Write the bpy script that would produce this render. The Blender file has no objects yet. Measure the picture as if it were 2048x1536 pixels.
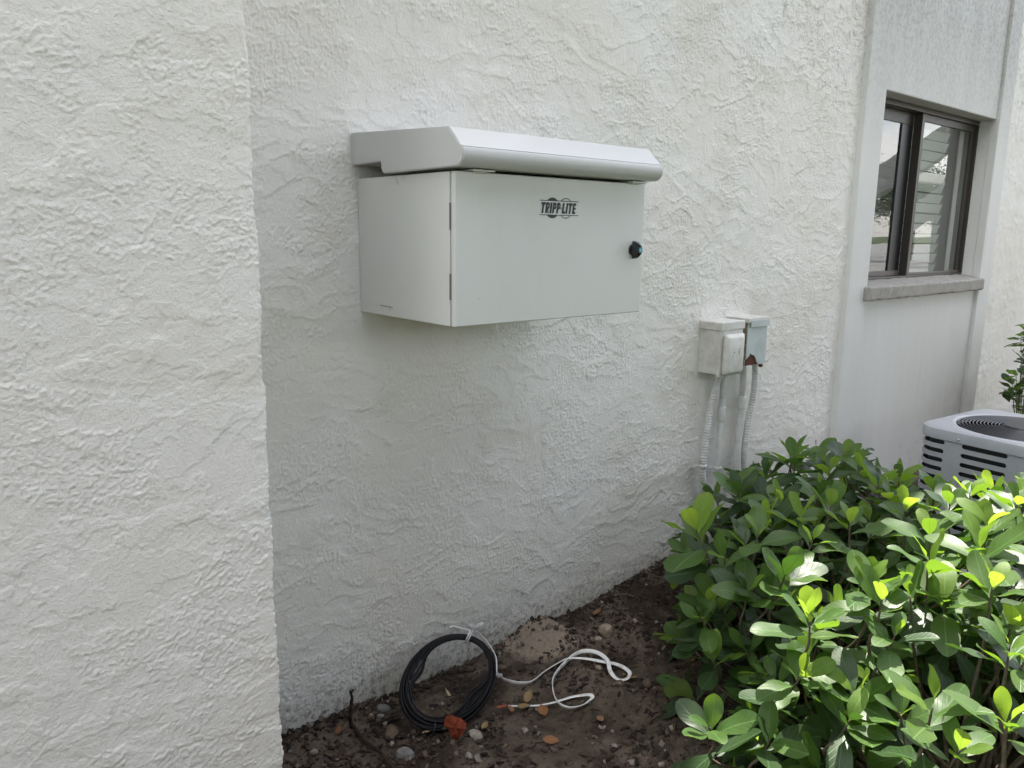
import bpy, bmesh, math, random
import numpy as np
from mathutils import Vector, Matrix, Euler
random.seed(7); rng = np.random.default_rng(7)
scn = bpy.context.scene
COL = scn.collection
R = math.radians

# ------------------------------------------------------------ camera
F = 1563.26
CAM = Vector((0, -2.0503, 1.5))
cr = Vector((0.76351564, -0.64567129, 0.01234719))
cd = Vector((-0.11455684, -0.15423191, -0.98137111))
cf = Vector((0.63554748, 0.74787774, -0.19172454))
cam = bpy.data.cameras.new('camera'); co = bpy.data.objects.new('camera', cam); COL.objects.link(co)
m = Matrix((cr, -cd, -cf)).transposed().to_4x4(); m.translation = CAM
co.matrix_world = m
cam.sensor_width = 36; cam.lens = F / 2048 * 36; cam.clip_start = .02; cam.clip_end = 2000
scn.camera = co

def ray(px, py): return cf + (px - 1024) / F * cr + (py - 768) / F * cd
def on_y(px, py, y=0):
    q = ray(px, py); return CAM + q * ((y - CAM.y) / q.y)
def on_z(px, py, z=0):
    q = ray(px, py); return CAM + q * ((z - CAM.z) / q.z)
def proj(P):
    v = Vector(P) - CAM; w = v.dot(cf); return 1024 + F * v.dot(cr) / w, 768 + F * v.dot(cd) / w, w

# ------------------------------------------------------------ light
SUN = Vector((.45, .24, 1.0)).normalized()
w = bpy.data.worlds.new('World'); scn.world = w; w.use_nodes = True
nt = w.node_tree; nt.nodes.clear()
def N(nt, typ, **kw):
    n = nt.nodes.new(typ)
    for k, v in kw.items():
        if k.startswith('i_'):
            key = k[2:]
            n.inputs[int(key) if key.isdigit() else key.replace('_', ' ')].default_value = v
        else: setattr(n, k, v)
    return n
out = N(nt, 'ShaderNodeOutputWorld'); bg = N(nt, 'ShaderNodeBackground'); bg.inputs[1].default_value = .10
sky = N(nt, 'ShaderNodeTexSky', sky_type='NISHITA', sun_disc=False, sun_elevation=math.asin(SUN.z), sun_rotation=math.atan2(SUN.x, SUN.y), dust_density=1.5, ozone_density=1.0)
tc = N(nt, 'ShaderNodeTexCoord'); mp = N(nt, 'ShaderNodeMapping'); mp.inputs['Scale'].default_value = (1, 1, 2.2)
ns = N(nt, 'ShaderNodeTexNoise', i_Scale=2.3, i_Detail=9, i_Roughness=.58, i_Distortion=.3)
rp = N(nt, 'ShaderNodeValToRGB'); rp.color_ramp.elements[0].position = .42; rp.color_ramp.elements[1].position = .58
mx = N(nt, 'ShaderNodeMixRGB'); mx.inputs[2].default_value = (7.5, 7.35, 7.2, 1)
L = nt.links.new
L(tc.outputs['Generated'], mp.inputs[0]); L(mp.outputs[0], ns.inputs['Vector']); L(ns.outputs[0], rp.inputs[0])
L(rp.outputs[0], mx.inputs[0]); L(sky.outputs[0], mx.inputs[1]); L(mx.outputs[0], bg.inputs[0]); L(bg.outputs[0], out.inputs[0])
sl = bpy.data.lights.new('sun', 'SUN'); sl.energy = 3.3; sl.angle = R(.53); sl.color = (1, .95, .86)
so = bpy.data.objects.new('sun', sl); COL.objects.link(so); so.rotation_euler = SUN.to_track_quat('Z', 'Y').to_euler()
so.location = (3, -1, 8)
scn.view_settings.view_transform = 'Standard'; scn.view_settings.look = 'None'
scn.view_settings.gamma = 1; scn.view_settings.exposure = 2.25; scn.view_settings.use_curve_mapping = False

# ------------------------------------------------------------ helpers
def tag(o, label=None, cat=None, group=None, kind=None):
    if label: o['label'] = label
    if cat: o['category'] = cat
    if group: o['group'] = group
    if kind: o['kind'] = kind
    return o
def empty(name, loc=(0, 0, 0), rz=0):
    o = bpy.data.objects.new(name, None); COL.objects.link(o); o.location = loc; o.rotation_euler = (0, 0, rz)
    o.empty_display_size = .05
    return o
def link(name, me, mat=None, parent=None, loc=None):
    o = bpy.data.objects.new(name, me); COL.objects.link(o)
    if mat is not None:
        for mm in (mat if isinstance(mat, (list, tuple)) else [mat]):
            if mm.name not in [x.name for x in me.materials if x]: me.materials.append(mm)
    if parent is not None: o.parent = parent
    if loc is not None: o.location = loc
    return o
def bobj(name, bm, mat, parent=None, smooth=False, loc=None):
    me = bpy.data.meshes.new(name); bmesh.ops.recalc_face_normals(bm, faces=bm.faces); bm.to_mesh(me); bm.free()
    if smooth: me.shade_smooth()
    return link(name, me, mat, parent, loc)
def add_box(bm, x0, x1, y0, y1, z0, z1, bev=0, seg=2, M=None):
    v = [bm.verts.new((x, y, z)) for z in (z0, z1) for y in (y0, y1) for x in (x0, x1)]
    fs = [bm.faces.new([v[i] for i in f]) for f in ((0, 2, 3, 1), (4, 5, 7, 6), (0, 1, 5, 4), (2, 6, 7, 3), (0, 4, 6, 2), (1, 3, 7, 5))]
    if bev:
        es = list({e for f in fs for e in f.edges})
        r = bmesh.ops.bevel(bm, geom=es, offset=bev, segments=seg, affect='EDGES', profile=.5)
        v = list({vv for f in r['faces'] for vv in f.verts} | {x for x in v if x.is_valid})
    if M is not None: bmesh.ops.transform(bm, matrix=M, verts=v)
    return v
def box(name, c, mat, parent=None, bev=.0, seg=2):
    bm = bmesh.new(); add_box(bm, *c, bev=bev, seg=seg); return bobj(name, bm, mat, parent)
def tube_data(pts, r, n=8, closed=False, squash=None):
    """returns verts, faces; r float or list; squash=(w,h) flat ribbon along a reference normal"""
    P = [Vector(p) for p in pts]; V = []; Fc = []
    up = Vector((0, 0, 1)); k = len(P)
    prev = None
    for i, p in enumerate(P):
        a = P[(i - 1) % k] if (closed or i > 0) else P[0]
        b = P[(i + 1) % k] if (closed or i < k - 1) else P[-1]
        t = (b - a).normalized()
        if prev is None: prev = (up if abs(t.z) < .9 else Vector((0, 1, 0)))
        nrm = (prev - t * prev.dot(t))
        if nrm.length < 1e-6: nrm = t.orthogonal()
        nrm.normalize(); bi = t.cross(nrm)
        if squash is None: prev = nrm
        rr = r[i] if isinstance(r, (list, tuple)) else r
        for j in range(n):
            an = 2 * math.pi * j / n
            if squash: o = bi * math.cos(an) * squash[0] + nrm * math.sin(an) * squash[1]
            else: o = nrm * math.cos(an) * rr + bi * math.sin(an) * rr
            V.append(p + o)
    for i in range(k if closed else k - 1):
        for j in range(n):
            a = i * n + j; b = i * n + (j + 1) % n; c = ((i + 1) % k) * n + (j + 1) % n; d = ((i + 1) % k) * n + j
            Fc.append((a, b, c, d))
    if not closed:
        Fc.append(tuple(range(n))[::-1]); Fc.append(tuple((k - 1) * n + j for j in range(n)))
    return V, Fc
class MB:
    def __init__(s): s.v = []; s.f = []; s.mi = []
    def add(s, V, Fc, mi=0):
        b = len(s.v); s.v += [tuple(x) for x in V]; s.f += [tuple(i + b for i in f) for f in Fc]; s.mi += [mi] * len(Fc)
    def tube(s, pts, r, n=8, closed=False, squash=None, mi=0): s.add(*tube_data(pts, r, n, closed, squash), mi=mi)
    def build(s, name, mat, parent=None, smooth=True):
        me = bpy.data.meshes.new(name); me.from_pydata(s.v, [], s.f)
        if isinstance(mat, (list, tuple)):
            for x in mat: me.materials.append(x)
            me.polygons.foreach_set('material_index', s.mi)
        else: me.materials.append(mat)
        if smooth: me.shade_smooth()
        me.update(); return link(name, me, None, parent)
def spline(pts, sub=8, closed=False):
    P = [Vector(p) for p in pts]; n = len(P); o = []
    rg = n if closed else n - 1
    for i in range(rg):
        p0 = P[(i - 1) % n] if (closed or i > 0) else P[i]
        p1 = P[i]; p2 = P[(i + 1) % n]; p3 = P[(i + 2) % n] if (closed or i < n - 2) else P[(i + 1) % n]
        for k in range(sub):
            t = k / sub
            o.append(.5 * ((2 * p1) + (p2 - p0) * t + (2 * p0 - 5 * p1 + 4 * p2 - p3) * t * t + (3 * p1 - p0 - 3 * p2 + p3) * t ** 3))
    if not closed: o.append(P[-1])
    return o
# numpy gradient noise
def pn(x, y, seed=0):
    xi = np.floor(x).astype(np.int64); yi = np.floor(y).astype(np.int64); xf = x - xi; yf = y - yi
    tab = np.random.default_rng(seed).random((256, 256)).astype(np.float32) * 6.2831853
    u = xf * xf * xf * (xf * (xf * 6 - 15) + 10); v = yf * yf * yf * (yf * (yf * 6 - 15) + 10)
    def g(a, b, dx, dy):
        t = tab[a & 255, b & 255]; return np.cos(t) * dx + np.sin(t) * dy
    n0 = g(xi, yi, xf, yf) * (1 - u) + g(xi + 1, yi, xf - 1, yf) * u
    n1 = g(xi, yi + 1, xf, yf - 1) * (1 - u) + g(xi + 1, yi + 1, xf - 1, yf - 1) * u
    return (n0 * (1 - v) + n1 * v) * 1.5
def sst(a, b, x):
    t = np.clip((x - a) / (b - a), 0, 1); return t * t * (3 - 2 * t)
def grid_mesh(name, X, Y, Z, mat, parent=None, smooth=True, flip=False):
    ny, nx = X.shape
    co_ = np.stack([X, Y, Z], -1).reshape(-1, 3).astype(np.float32)
    idx = np.arange(ny * nx).reshape(ny, nx)
    q = np.stack([idx[:-1, :-1], idx[:-1, 1:], idx[1:, 1:], idx[1:, :-1]], -1).reshape(-1, 4)
    if flip: q = q[:, ::-1]
    me = bpy.data.meshes.new(name); me.vertices.add(len(co_)); me.vertices.foreach_set('co', co_.ravel())
    me.loops.add(q.size); me.loops.foreach_set('vertex_index', q.ravel().astype(np.int32))
    me.polygons.add(len(q)); me.polygons.foreach_set('loop_start', np.arange(0, q.size, 4, dtype=np.int32))
    me.update(calc_edges=True)
    if smooth: me.shade_smooth()
    return link(name, me, mat, parent)

# ------------------------------------------------------------ materials
def mat(name, col=(.5, .5, .5), rough=.5, spec=.5, metal=0):
    m = bpy.data.materials.new(name); m.use_nodes = True; b = m.node_tree.nodes['Principled BSDF']
    b.inputs['Base Color'].default_value = (*col, 1); b.inputs['Roughness'].default_value = rough
    b.inputs['Specular IOR Level'].default_value = spec; b.inputs['Metallic'].default_value = metal
    return m, m.node_tree, b
def ramp(nt, src, stops):
    r = N(nt, 'ShaderNodeValToRGB'); e = r.color_ramp.elements
    while len(e) < len(stops): e.new(.5)
    for i, (p, c) in enumerate(stops):
        e[i].position = p; e[i].color = (*c, 1) if len(c) == 3 else c
    nt.links.new(src, r.inputs[0]); return r.outputs[0]
def mixc(nt, fac, a, b, mode='MIX'):
    n = N(nt, 'ShaderNodeMixRGB', blend_type=mode)
    for i, s in ((0, fac), (1, a), (2, b)):
        if isinstance(s, bpy.types.NodeSocket): nt.links.new(s, n.inputs[i])
        elif i == 0: n.inputs[0].default_value = s
        else: n.inputs[i].default_value = (*s, 1)
    return n.outputs[0]
def mth(nt, op, a, b=None, clamp=False):
    n = N(nt, 'ShaderNodeMath', operation=op, use_clamp=clamp)
    for i, s in ((0, a), (1, b)):
        if s is None: continue
        if isinstance(s, bpy.types.NodeSocket): nt.links.new(s, n.inputs[i])
        else: n.inputs[i].default_value = s
    return n.outputs[0]
def noise(nt, scale=5, detail=4, rough=.5, sc=(1, 1, 1), dist=0, coord='Object', loc=(0, 0, 0)):
    t = N(nt, 'ShaderNodeTexCoord'); mp = N(nt, 'ShaderNodeMapping'); mp.inputs['Scale'].default_value = sc; mp.inputs['Location'].default_value = loc
    n = N(nt, 'ShaderNodeTexNoise', i_Scale=scale, i_Detail=detail, i_Roughness=rough, i_Distortion=dist)
    nt.links.new(t.outputs[coord], mp.inputs[0]); nt.links.new(mp.outputs[0], n.inputs['Vector']); return n.outputs[0]
def bump(nt, b, h, strength=.3, dist=.002):
    n = N(nt, 'ShaderNodeBump', i_Strength=strength, i_Distance=dist)
    nt.links.new(h, n.inputs['Height']); nt.links.new(n.outputs[0], b.inputs['Normal']); return n
def axis(nt, which):
    t = N(nt, 'ShaderNodeTexCoord'); s = N(nt, 'ShaderNodeSeparateXYZ'); nt.links.new(t.outputs['Object'], s.inputs[0]); return s.outputs[which]
def mapr(nt, v, a, b, c=0., d=1.):
    n = N(nt, 'ShaderNodeMapRange'); nt.links.new(v, n.inputs[0])
    for i, x in enumerate((a, b, c, d)): n.inputs[i + 1].default_value = x
    return n.outputs[0]

def stucco_mat(name, base=(.765, .757, .730), grime=1.0):
    m, nt, b = mat(name, base, .62, .35)
    big = noise(nt, 1.3, 5, .6, dist=.4)
    c = mixc(nt, ramp(nt, big, [(.35, (0, 0, 0)), (.7, (1, 1, 1))]), base, tuple(x * y for x, y in zip(base, (.93, .905, .86))))
    # mildew specks in the hollows, high up on the right
    x = axis(nt, 0); z = axis(nt, 2)
    mk = mth(nt, 'MULTIPLY', mapr(nt, x, 2.2, 3.9), mapr(nt, z, 1.75, 2.6))
    sp = ramp(nt, noise(nt, 26, 8, .72, dist=.6), [(.50, (0, 0, 0)), (.68, (1, 1, 1))])
    c = mixc(nt, mth(nt, 'MULTIPLY', mth(nt, 'MULTIPLY', mk, sp), .95 * grime), c, (.27, .26, .235))
    # splash dirt near the soil
    lo = mapr(nt, z, .26, .0); dsp = ramp(nt, noise(nt, 46, 8, .75), [(.47, (0, 0, 0)), (.60, (1, 1, 1))])
    c = mixc(nt, mth(nt, 'MULTIPLY', mth(nt, 'POWER', mapr(nt, z, .14, -.02), 1.4), mth(nt, 'ADD', noise(nt, 7, 5, .7), .1)), c, (.30, .265, .21))
    c = mixc(nt, mth(nt, 'MULTIPLY', mth(nt, 'MULTIPLY', mth(nt, 'POWER', lo, 1.6), dsp), .9), c, (.10, .085, .07))
    # warm faint stains
    st = ramp(nt, noise(nt, 3.1, 4, .5, sc=(1, 1, 1.6), loc=(3, 0, 7)), [(.55, (0, 0, 0)), (.72, (1, 1, 1))])
    c = mixc(nt, mth(nt, 'MULTIPLY', st, .34), c, (.56, .525, .43))
    # rare dark flecks
    fl = ramp(nt, noise(nt, 60, 2, .5, loc=(9, 2, 1)), [(.80, (0, 0, 0)), (.82, (1, 1, 1))])
    c = mixc(nt, mth(nt, 'MULTIPLY', fl, .7), c, (.09, .085, .07))
    nt.links.new(c, b.inputs['Base Color'])
    h = mth(nt, 'ADD', noise(nt, 330, 5, .65), mth(nt, 'MULTIPLY', ramp(nt, noise(nt, 120, 4, .6), [(.48, (0, 0, 0)), (.60, (1, 1, 1))]), .5))
    bump(nt, b, h, .62, .0016)
    return m
M_stucco = stucco_mat('stucco'); M_pier = stucco_mat('pier stucco', (.785, .776, .752), 0)
def smooth_render():
    m, nt, b = mat('smooth_render', (.62, .63, .61), .55, .35)
    z = axis(nt, 2)
    st = noise(nt, 7, 6, .65, sc=(1, 1, .12)); c = mixc(nt, ramp(nt, st, [(.35, (0, 0, 0)), (.65, (1, 1, 1))]), (.58, .585, .565), (.45, .45, .435))
    up = mapr(nt, z, 1.9, 2.7)
    gr = ramp(nt, noise(nt, 42, 9, .8), [(.46, (0, 0, 0)), (.62, (1, 1, 1))])
    c2 = mixc(nt, mth(nt, 'MULTIPLY', gr, .8), mixc(nt, .35, c, (.40, .40, .385)), (.25, .25, .235))
    c3 = mixc(nt, up, mixc(nt, .7, c, (.66, .665, .65)), c2)
    dk = ramp(nt, noise(nt, 17, 6, .7, loc=(4, 1, 2)), [(.60, (0, 0, 0)), (.74, (1, 1, 1))])
    lo = mapr(nt, z, .55, .1)
    c3 = mixc(nt, mth(nt, 'MULTIPLY', mth(nt, 'MULTIPLY', dk, lo), .7), c3, (.15, .14, .12))
    ax = mth(nt, 'MULTIPLY', mapr(nt, axis(nt, 0), 4.6, 5.9), mapr(nt, z, 1.0, .35)); dz = mth(nt, 'ADD', mth(nt, 'MULTIPLY', noise(nt, 6, 6, .65), .9), .15)
    c3 = mixc(nt, mth(nt, 'MULTIPLY', ax, dz), c3, (.26, .25, .22))  # shading and dirt both painted in, darker toward the lower right
    nt.links.new(c3, b.inputs['Base Color'])
    bump(nt, b, mth(nt, 'ADD', noise(nt, 320, 4, .6), noise(nt, 60, 4, .6)), .5, .0016)
    return m
M_smooth = smooth_render()
M_steel, nt_, b_ = mat('powder coated steel', (.66, .68, .645), .42, .5)
bump(nt_, b_, noise(nt_, 900, 2, .5), .12, .0005)
sc_ = ramp(nt_, noise(nt_, 2.2, 5, .6), [(.3, (.58, .595, .57)), (.7, (.62, .635, .612))]); dst = ramp(nt_, noise(nt_, 9, 8, .7, sc=(1, 1, .25)), [(.50, (0, 0, 0)), (.75, (1, 1, 1))]); spk = ramp(nt_, noise(nt_, 170, 3, .6), [(.70, (0, 0, 0)), (.76, (1, 1, 1))]); sc_ = mixc(nt_, mth(nt_, 'MULTIPLY', dst, .35), sc_, (.55, .54, .49)); sc_ = mixc(nt_, mth(nt_, 'MULTIPLY', spk, .25), sc_, (.40, .38, .33)); nt_.links.new(sc_, b_.inputs['Base Color'])
M_hood, nt_, b_ = mat('gloss white steel', (.50, .505, .50), .34, .25)
sp_ = ramp(nt_, noise(nt_, 260, 3, .6), [(.70, (.50, .505, .50)), (.78, (.42, .40, .36))]); nt_.links.new(sp_, b_.inputs['Base Color'])
b_.inputs['Coat Weight'].default_value = .2; b_.inputs['Coat Roughness'].default_value = .08
M_ink, *_ = mat('black ink', (.022, .026, .028), .5)
M_black, nt_, b_ = mat('black plastic', (.013, .013, .015), .35)
M_teal, *_ = mat('teal anodised lock', (.06, .32, .40), .3, .5, .4)
M_dark, *_ = mat('dark gap', (.02, .02, .02), .8)
M_hinge, *_ = mat('dark grey hinge leaf', (.16, .16, .155), .5)  # even dark grey for the thin hinge strips
M_scratch, *_ = mat('scratch', (.09, .085, .08), .8)
def painted(name, a, bcol, rough=.5, sc=14, thr=(.45, .7), amt=.6):
    m, nt, b = mat(name, a, rough)
    c = mixc(nt, mth(nt, 'MULTIPLY', ramp(nt, noise(nt, sc, 7, .68, dist=.4), [(thr[0], (0, 0, 0)), (thr[1], (1, 1, 1))]), amt), a, bcol)
    nt.links.new(c, b.inputs['Base Color']); bump(nt, b, noise(nt, 150, 5, .6), .25, .001); return m
M_boxp = painted('weathered grey paint', (.60, .60, .57), (.38, .35, .29), .45, 18)
M_pipe = painted('grey painted pvc', (.62, .63, .62), (.36, .34, .30), .45, 20)
M_galv = painted('oxidised galvanised steel', (.46, .52, .52), (.30, .34, .34), .4, 9)
M_rustedge = painted('rust streaked steel', (.40, .41, .38), (.20, .10, .05), .7, 22, (.40, .6), .95)
M_rust = painted('rust', (.09, .032, .014), (.03, .013, .008), .9, 30)
M_bronze, *_ = mat('dark bronze aluminium', (.055, .048, .042), .38, .5, .3)
M_bronze2, *_ = mat('weathered bronze trim', (.15, .13, .115), .5, .5, .1)
M_conc = painted('painted concrete sill', (.31, .295, .27), (.17, .16, .14), .75, 24)
M_blind, *_ = mat('white blind slat', (.62, .64, .62), .45)
M_curt, *_ = mat('pale lining', (.62, .60, .57), .8)
M_int, *_ = mat('interior paint', (.25, .25, .25), .9)
def glass(name, refl_tint=(1, 1, 1), rough=.0):
    m = bpy.data.materials.new(name); m.use_nodes = True; nt = m.node_tree; nt.nodes.clear()
    o = N(nt, 'ShaderNodeOutputMaterial'); mx = N(nt, 'ShaderNodeMixShader'); tr = N(nt, 'ShaderNodeBsdfTransparent'); gl = N(nt, 'ShaderNodeBsdfGlossy')
    gl.inputs['Roughness'].default_value = rough; tr.inputs[0].default_value = (.93, .95, .94, 1)
    fr = N(nt, 'ShaderNodeFresnel'); fr.inputs[0].default_value = 1.75
    nz = noise(nt, 1.8, 2, .5); bp = N(nt, 'ShaderNodeBump', i_Strength=.10, i_Distance=.01); nt.links.new(nz, bp.inputs['Height'])
    nt.links.new(bp.outputs[0], gl.inputs['Normal'])
    ge = N(nt, 'ShaderNodeNewGeometry'); nt.links.new(mth(nt, 'MULTIPLY', mth(nt, 'ADD', mth(nt, 'MULTIPLY', fr.outputs[0], 1.35), .03, True), mth(nt, 'SUBTRACT', 1.0, ge.outputs['Backfacing'])), mx.inputs[0]); nt.links.new(tr.outputs[0], mx.inputs[1]); nt.links.new(gl.outputs[0], mx.inputs[2]); nt.links.new(mx.outputs[0], o.inputs[0])
    return m
M_glass = glass('window glass')
def screen_mat():
    m = bpy.data.materials.new('insect screen'); m.use_nodes = True; nt = m.node_tree; nt.nodes.clear()
    o = N(nt, 'ShaderNodeOutputMaterial'); mx = N(nt, 'ShaderNodeMixShader'); tr = N(nt, 'ShaderNodeBsdfTransparent'); gl = N(nt, 'ShaderNodeBsdfDiffuse')
    gl.inputs[0].default_value = (.03, .03, .032, 1); mx.inputs[0].default_value = .30
    nt.links.new(tr.outputs[0], mx.inputs[1]); nt.links.new(gl.outputs[0], mx.inputs[2]); nt.links.new(mx.outputs[0], o.inputs[0]); return m
M_screen = screen_mat()
M_ac, nt_, b_ = mat('blue grey painted steel', (.31, .33, .365), .38, .5)
nt_.links.new(ramp(nt_, noise(nt_, 9, 6, .6), [(.35, (.31, .33, .365)), (.75, (.37, .385, .41))]), b_.inputs['Base Color'])
M_acdark, *_ = mat('black coated wire', (.016, .017, .02), .4)
M_wire, *_ = mat('dark grey wire', (.05, .052, .06), .3)  # slightly lighter grey so the grille rings stand out
M_coil, nt_, b_ = mat('condenser coil fins', (.035, .04, .04), .55, .4, .3)
M_screw, *_ = mat('zinc screw', (.5, .5, .5), .35, .5, .9)
# soil
def soil_mat():
    m, nt, b = mat('soil', (.08, .055, .04), .92, .15)
    sand = ramp(nt, noise(nt, 3.2, 6, .62, dist=.5), [(.44, (0, 0, 0)), (.60, (1, 1, 1))])
    x = axis(nt, 0); y = axis(nt, 1)
    a = mixc(nt, noise(nt, 60, 6, .7), (.017, .012, .009), (.070, .052, .039))
    s = mixc(nt, noise(nt, 45, 6, .7), (.075, .056, .042), (.185, .148, .115))
    # the light sandy clod against the wall
    dx = mth(nt, 'POWER', mth(nt, 'DIVIDE', mth(nt, 'SUBTRACT', x, 1.83), .16), 2.0); dy = mth(nt, 'POWER', mth(nt, 'DIVIDE', mth(nt, 'SUBTRACT', y, -.07), .16), 2.0)
    rr = mth(nt, 'ADD', mth(nt, 'ADD', dx, dy), mth(nt, 'MULTIPLY', noise(nt, 16, 5, .6), 1.2))
    clod = mapr(nt, rr, 1.75, 1.2)
    far_ = mapr(nt, y, -1.15, -1.6); c = mixc(nt, sand, a, s); c = mixc(nt, far_, c, mixc(nt, noise(nt, 30, 6, .7), (.03, .02, .014), (.085, .058, .042))); c = mixc(nt, clod, c, mixc(nt, noise(nt, 70, 6, .7), (.19, .15, .115), (.36, .29, .225)))  # outer soil darkened to cut sunlit bounce onto the wall
    peb = ramp(nt, noise(nt, 130, 2, .5), [(.70, (0, 0, 0)), (.74, (1, 1, 1))]); c = mixc(nt, mth(nt, 'MULTIPLY', peb, .5), c, (.26, .23, .20))
    nt.links.new(c, b.inputs['Base Color'])
    bump(nt, b, mth(nt, 'ADD', noise(nt, 120, 7, .75), noise(nt, 400, 3, .6)), .9, .006)
    return m
M_soil = soil_mat()
def attr_mat(name, rough=.85, spec=.25, bs=200):
    m, nt, b = mat(name, (.1, .1, .1), rough, spec)
    a = N(nt, 'ShaderNodeAttribute', attribute_name='tint'); n = noise(nt, bs, 4, .6)
    c = mixc(nt, 1, a.outputs['Color'], ramp(nt, n, [(.25, (.6, .6, .6)), (.75, (1.3, 1.3, 1.3))]), 'MULTIPLY')
    nt.links.new(c, b.inputs['Base Color']); bump(nt, b, n, .6, .002); return m
M_bits = attr_mat('mulch and gravel bits')
def rockm(name, a, b2):
    m, nt, b = mat(name, a, .85, .25); n = noise(nt, 60, 6, .65)
    nt.links.new(mixc(nt, ramp(nt, n, [(.35, (0, 0, 0)), (.65, (1, 1, 1))]), a, b2), b.inputs['Base Color']); bump(nt, b, n, .7, .004); return m
M_rock_tan = rockm('tan limestone', (.30, .25, .19), (.17, .13, .10)); M_rock_grey = rockm('grey stone', (.17, .165, .155), (.10, .095, .09))
M_rock_white = rockm('white stone', (.28, .25, .215), (.14, .12, .10)); M_rock_brown = rockm('brown stone', (.13, .09, .065), (.07, .05, .037))
M_red = rockm('red orange plastic scrap', (.33, .075, .038), (.20, .045, .022))
M_twig = rockm('dark twig bark', (.035, .023, .016), (.015, .01, .008))
def dryleaf(name, a, b2):
    m, nt, b = mat(name, a, .6, .3); n = noise(nt, 45, 5, .6)
    nt.links.new(mixc(nt, n, a, b2), b.inputs['Base Color']); return m
M_dl_or = dryleaf('orange dead leaf', (.22, .10, .04), (.12, .055, .022)); M_dl_yel = dryleaf('yellow dead leaf', (.21, .15, .06), (.12, .08, .035)); M_dl_br = dryleaf('brown dead leaf', (.22, .12, .06), (.12, .065, .035)); M_dl_tan = dryleaf('tan dead leaf', (.36, .28, .17), (.22, .16, .09))
M_cord, nt_, b_ = mat('white flat cord', (.62, .62, .62), .35)
nt_.links.new(ramp(nt_, noise(nt_, 24, 5, .7), [(.5, (.66, .66, .66)), (.72, (.38, .35, .31))]), b_.inputs['Base Color'])
M_cable, *_ = mat('black cable sheath', (.004, .004, .005), .45, .2)
# leaves
def leaf_mat(name, top, under, trans, tmix, rough=.36):
    m = bpy.data.materials.new(name); m.use_nodes = True; nt = m.node_tree; b = nt.nodes['Principled BSDF']; o = nt.nodes['Material Output']
    uv = N(nt, 'ShaderNodeUVMap'); s = N(nt, 'ShaderNodeSeparateXYZ'); nt.links.new(uv.outputs[0], s.inputs[0])
    u = s.outputs[0]; v = mth(nt, 'ABSOLUTE', mth(nt, 'SUBTRACT', s.outputs[1], .5))
    rib = mapr(nt, v, .035, .012)
    ph = mth(nt, 'FRACT', mth(nt, 'MULTIPLY', mth(nt, 'SUBTRACT', u, mth(nt, 'MULTIPLY', v, .75)), 7.0))
    vein = mapr(nt, mth(nt, 'ABSOLUTE', mth(nt, 'SUBTRACT', ph, .5)), .09, .03)
    vein = mth(nt, 'MULTIPLY', vein, .45)
    vv = mth(nt, 'MAXIMUM', rib, vein)
    nz = noise(nt, 9, 5, .6, coord='Object')
    gi = N(nt, 'ShaderNodeObjectInfo')
    t1 = mixc(nt, nz, tuple(x * .72 for x in top), tuple(x * 1.25 for x in top))
    t1 = mixc(nt, mth(nt, 'MULTIPLY', gi.outputs['Random'], .5), t1, tuple(x * y for x, y in zip(top, (1.35, 1.15, .7))))
    t2 = mixc(nt, mth(nt, 'MULTIPLY', vv, .55), t1, tuple(min(1, x * 2.6 + .03) for x in top))
    geo = N(nt, 'ShaderNodeNewGeometry')
    un = mixc(nt, mth(nt, 'MULTIPLY', vv, .4), under, tuple(x * .6 for x in under))
    c = mixc(nt, geo.outputs['Backfacing'], t2, un)
    sp1 = ramp(nt, noise(nt, 5, 6, .7, loc=(3, 1, 2)), [(.66, (0, 0, 0)), (.71, (1, 1, 1))]); c = mixc(nt, mth(nt, 'MULTIPLY', sp1, .7), c, (.10, .075, .03))
    nt.links.new(c, b.inputs['Base Color']); b.inputs['Specular IOR Level'].default_value = .36
    nt.links.new(mth(nt, 'ADD', mth(nt, 'MULTIPLY', geo.outputs['Backfacing'], .25), rough), b.inputs['Roughness'])
    bump(nt, b, mth(nt, 'MULTIPLY', vv, -1), .35, .002)
    tr = N(nt, 'ShaderNodeBsdfTranslucent'); tcx = mixc(nt, mth(nt, 'MULTIPLY', vv, .5), trans, tuple(x * .45 for x in trans)); nt.links.new(tcx, tr.inputs[0])
    mx = N(nt, 'ShaderNodeMixShader'); mx.inputs[0].default_value = tmix
    nt.links.new(b.outputs[0], mx.inputs[1]); nt.links.new(tr.outputs[0], mx.inputs[2]); nt.links.new(mx.outputs[0], o.inputs[0]); return m
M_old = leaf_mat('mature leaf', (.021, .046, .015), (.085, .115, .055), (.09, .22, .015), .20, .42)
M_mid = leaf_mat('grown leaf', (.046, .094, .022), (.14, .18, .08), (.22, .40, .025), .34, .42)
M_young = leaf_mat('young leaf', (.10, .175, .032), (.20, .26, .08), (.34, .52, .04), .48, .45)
LM = [M_old, M_mid, M_young]
M_stem, *_ = mat('green stem', (.10, .13, .04), .6); M_wood = rockm('grey brown branch', (.13, .10, .075), (.07, .055, .04))

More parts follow.
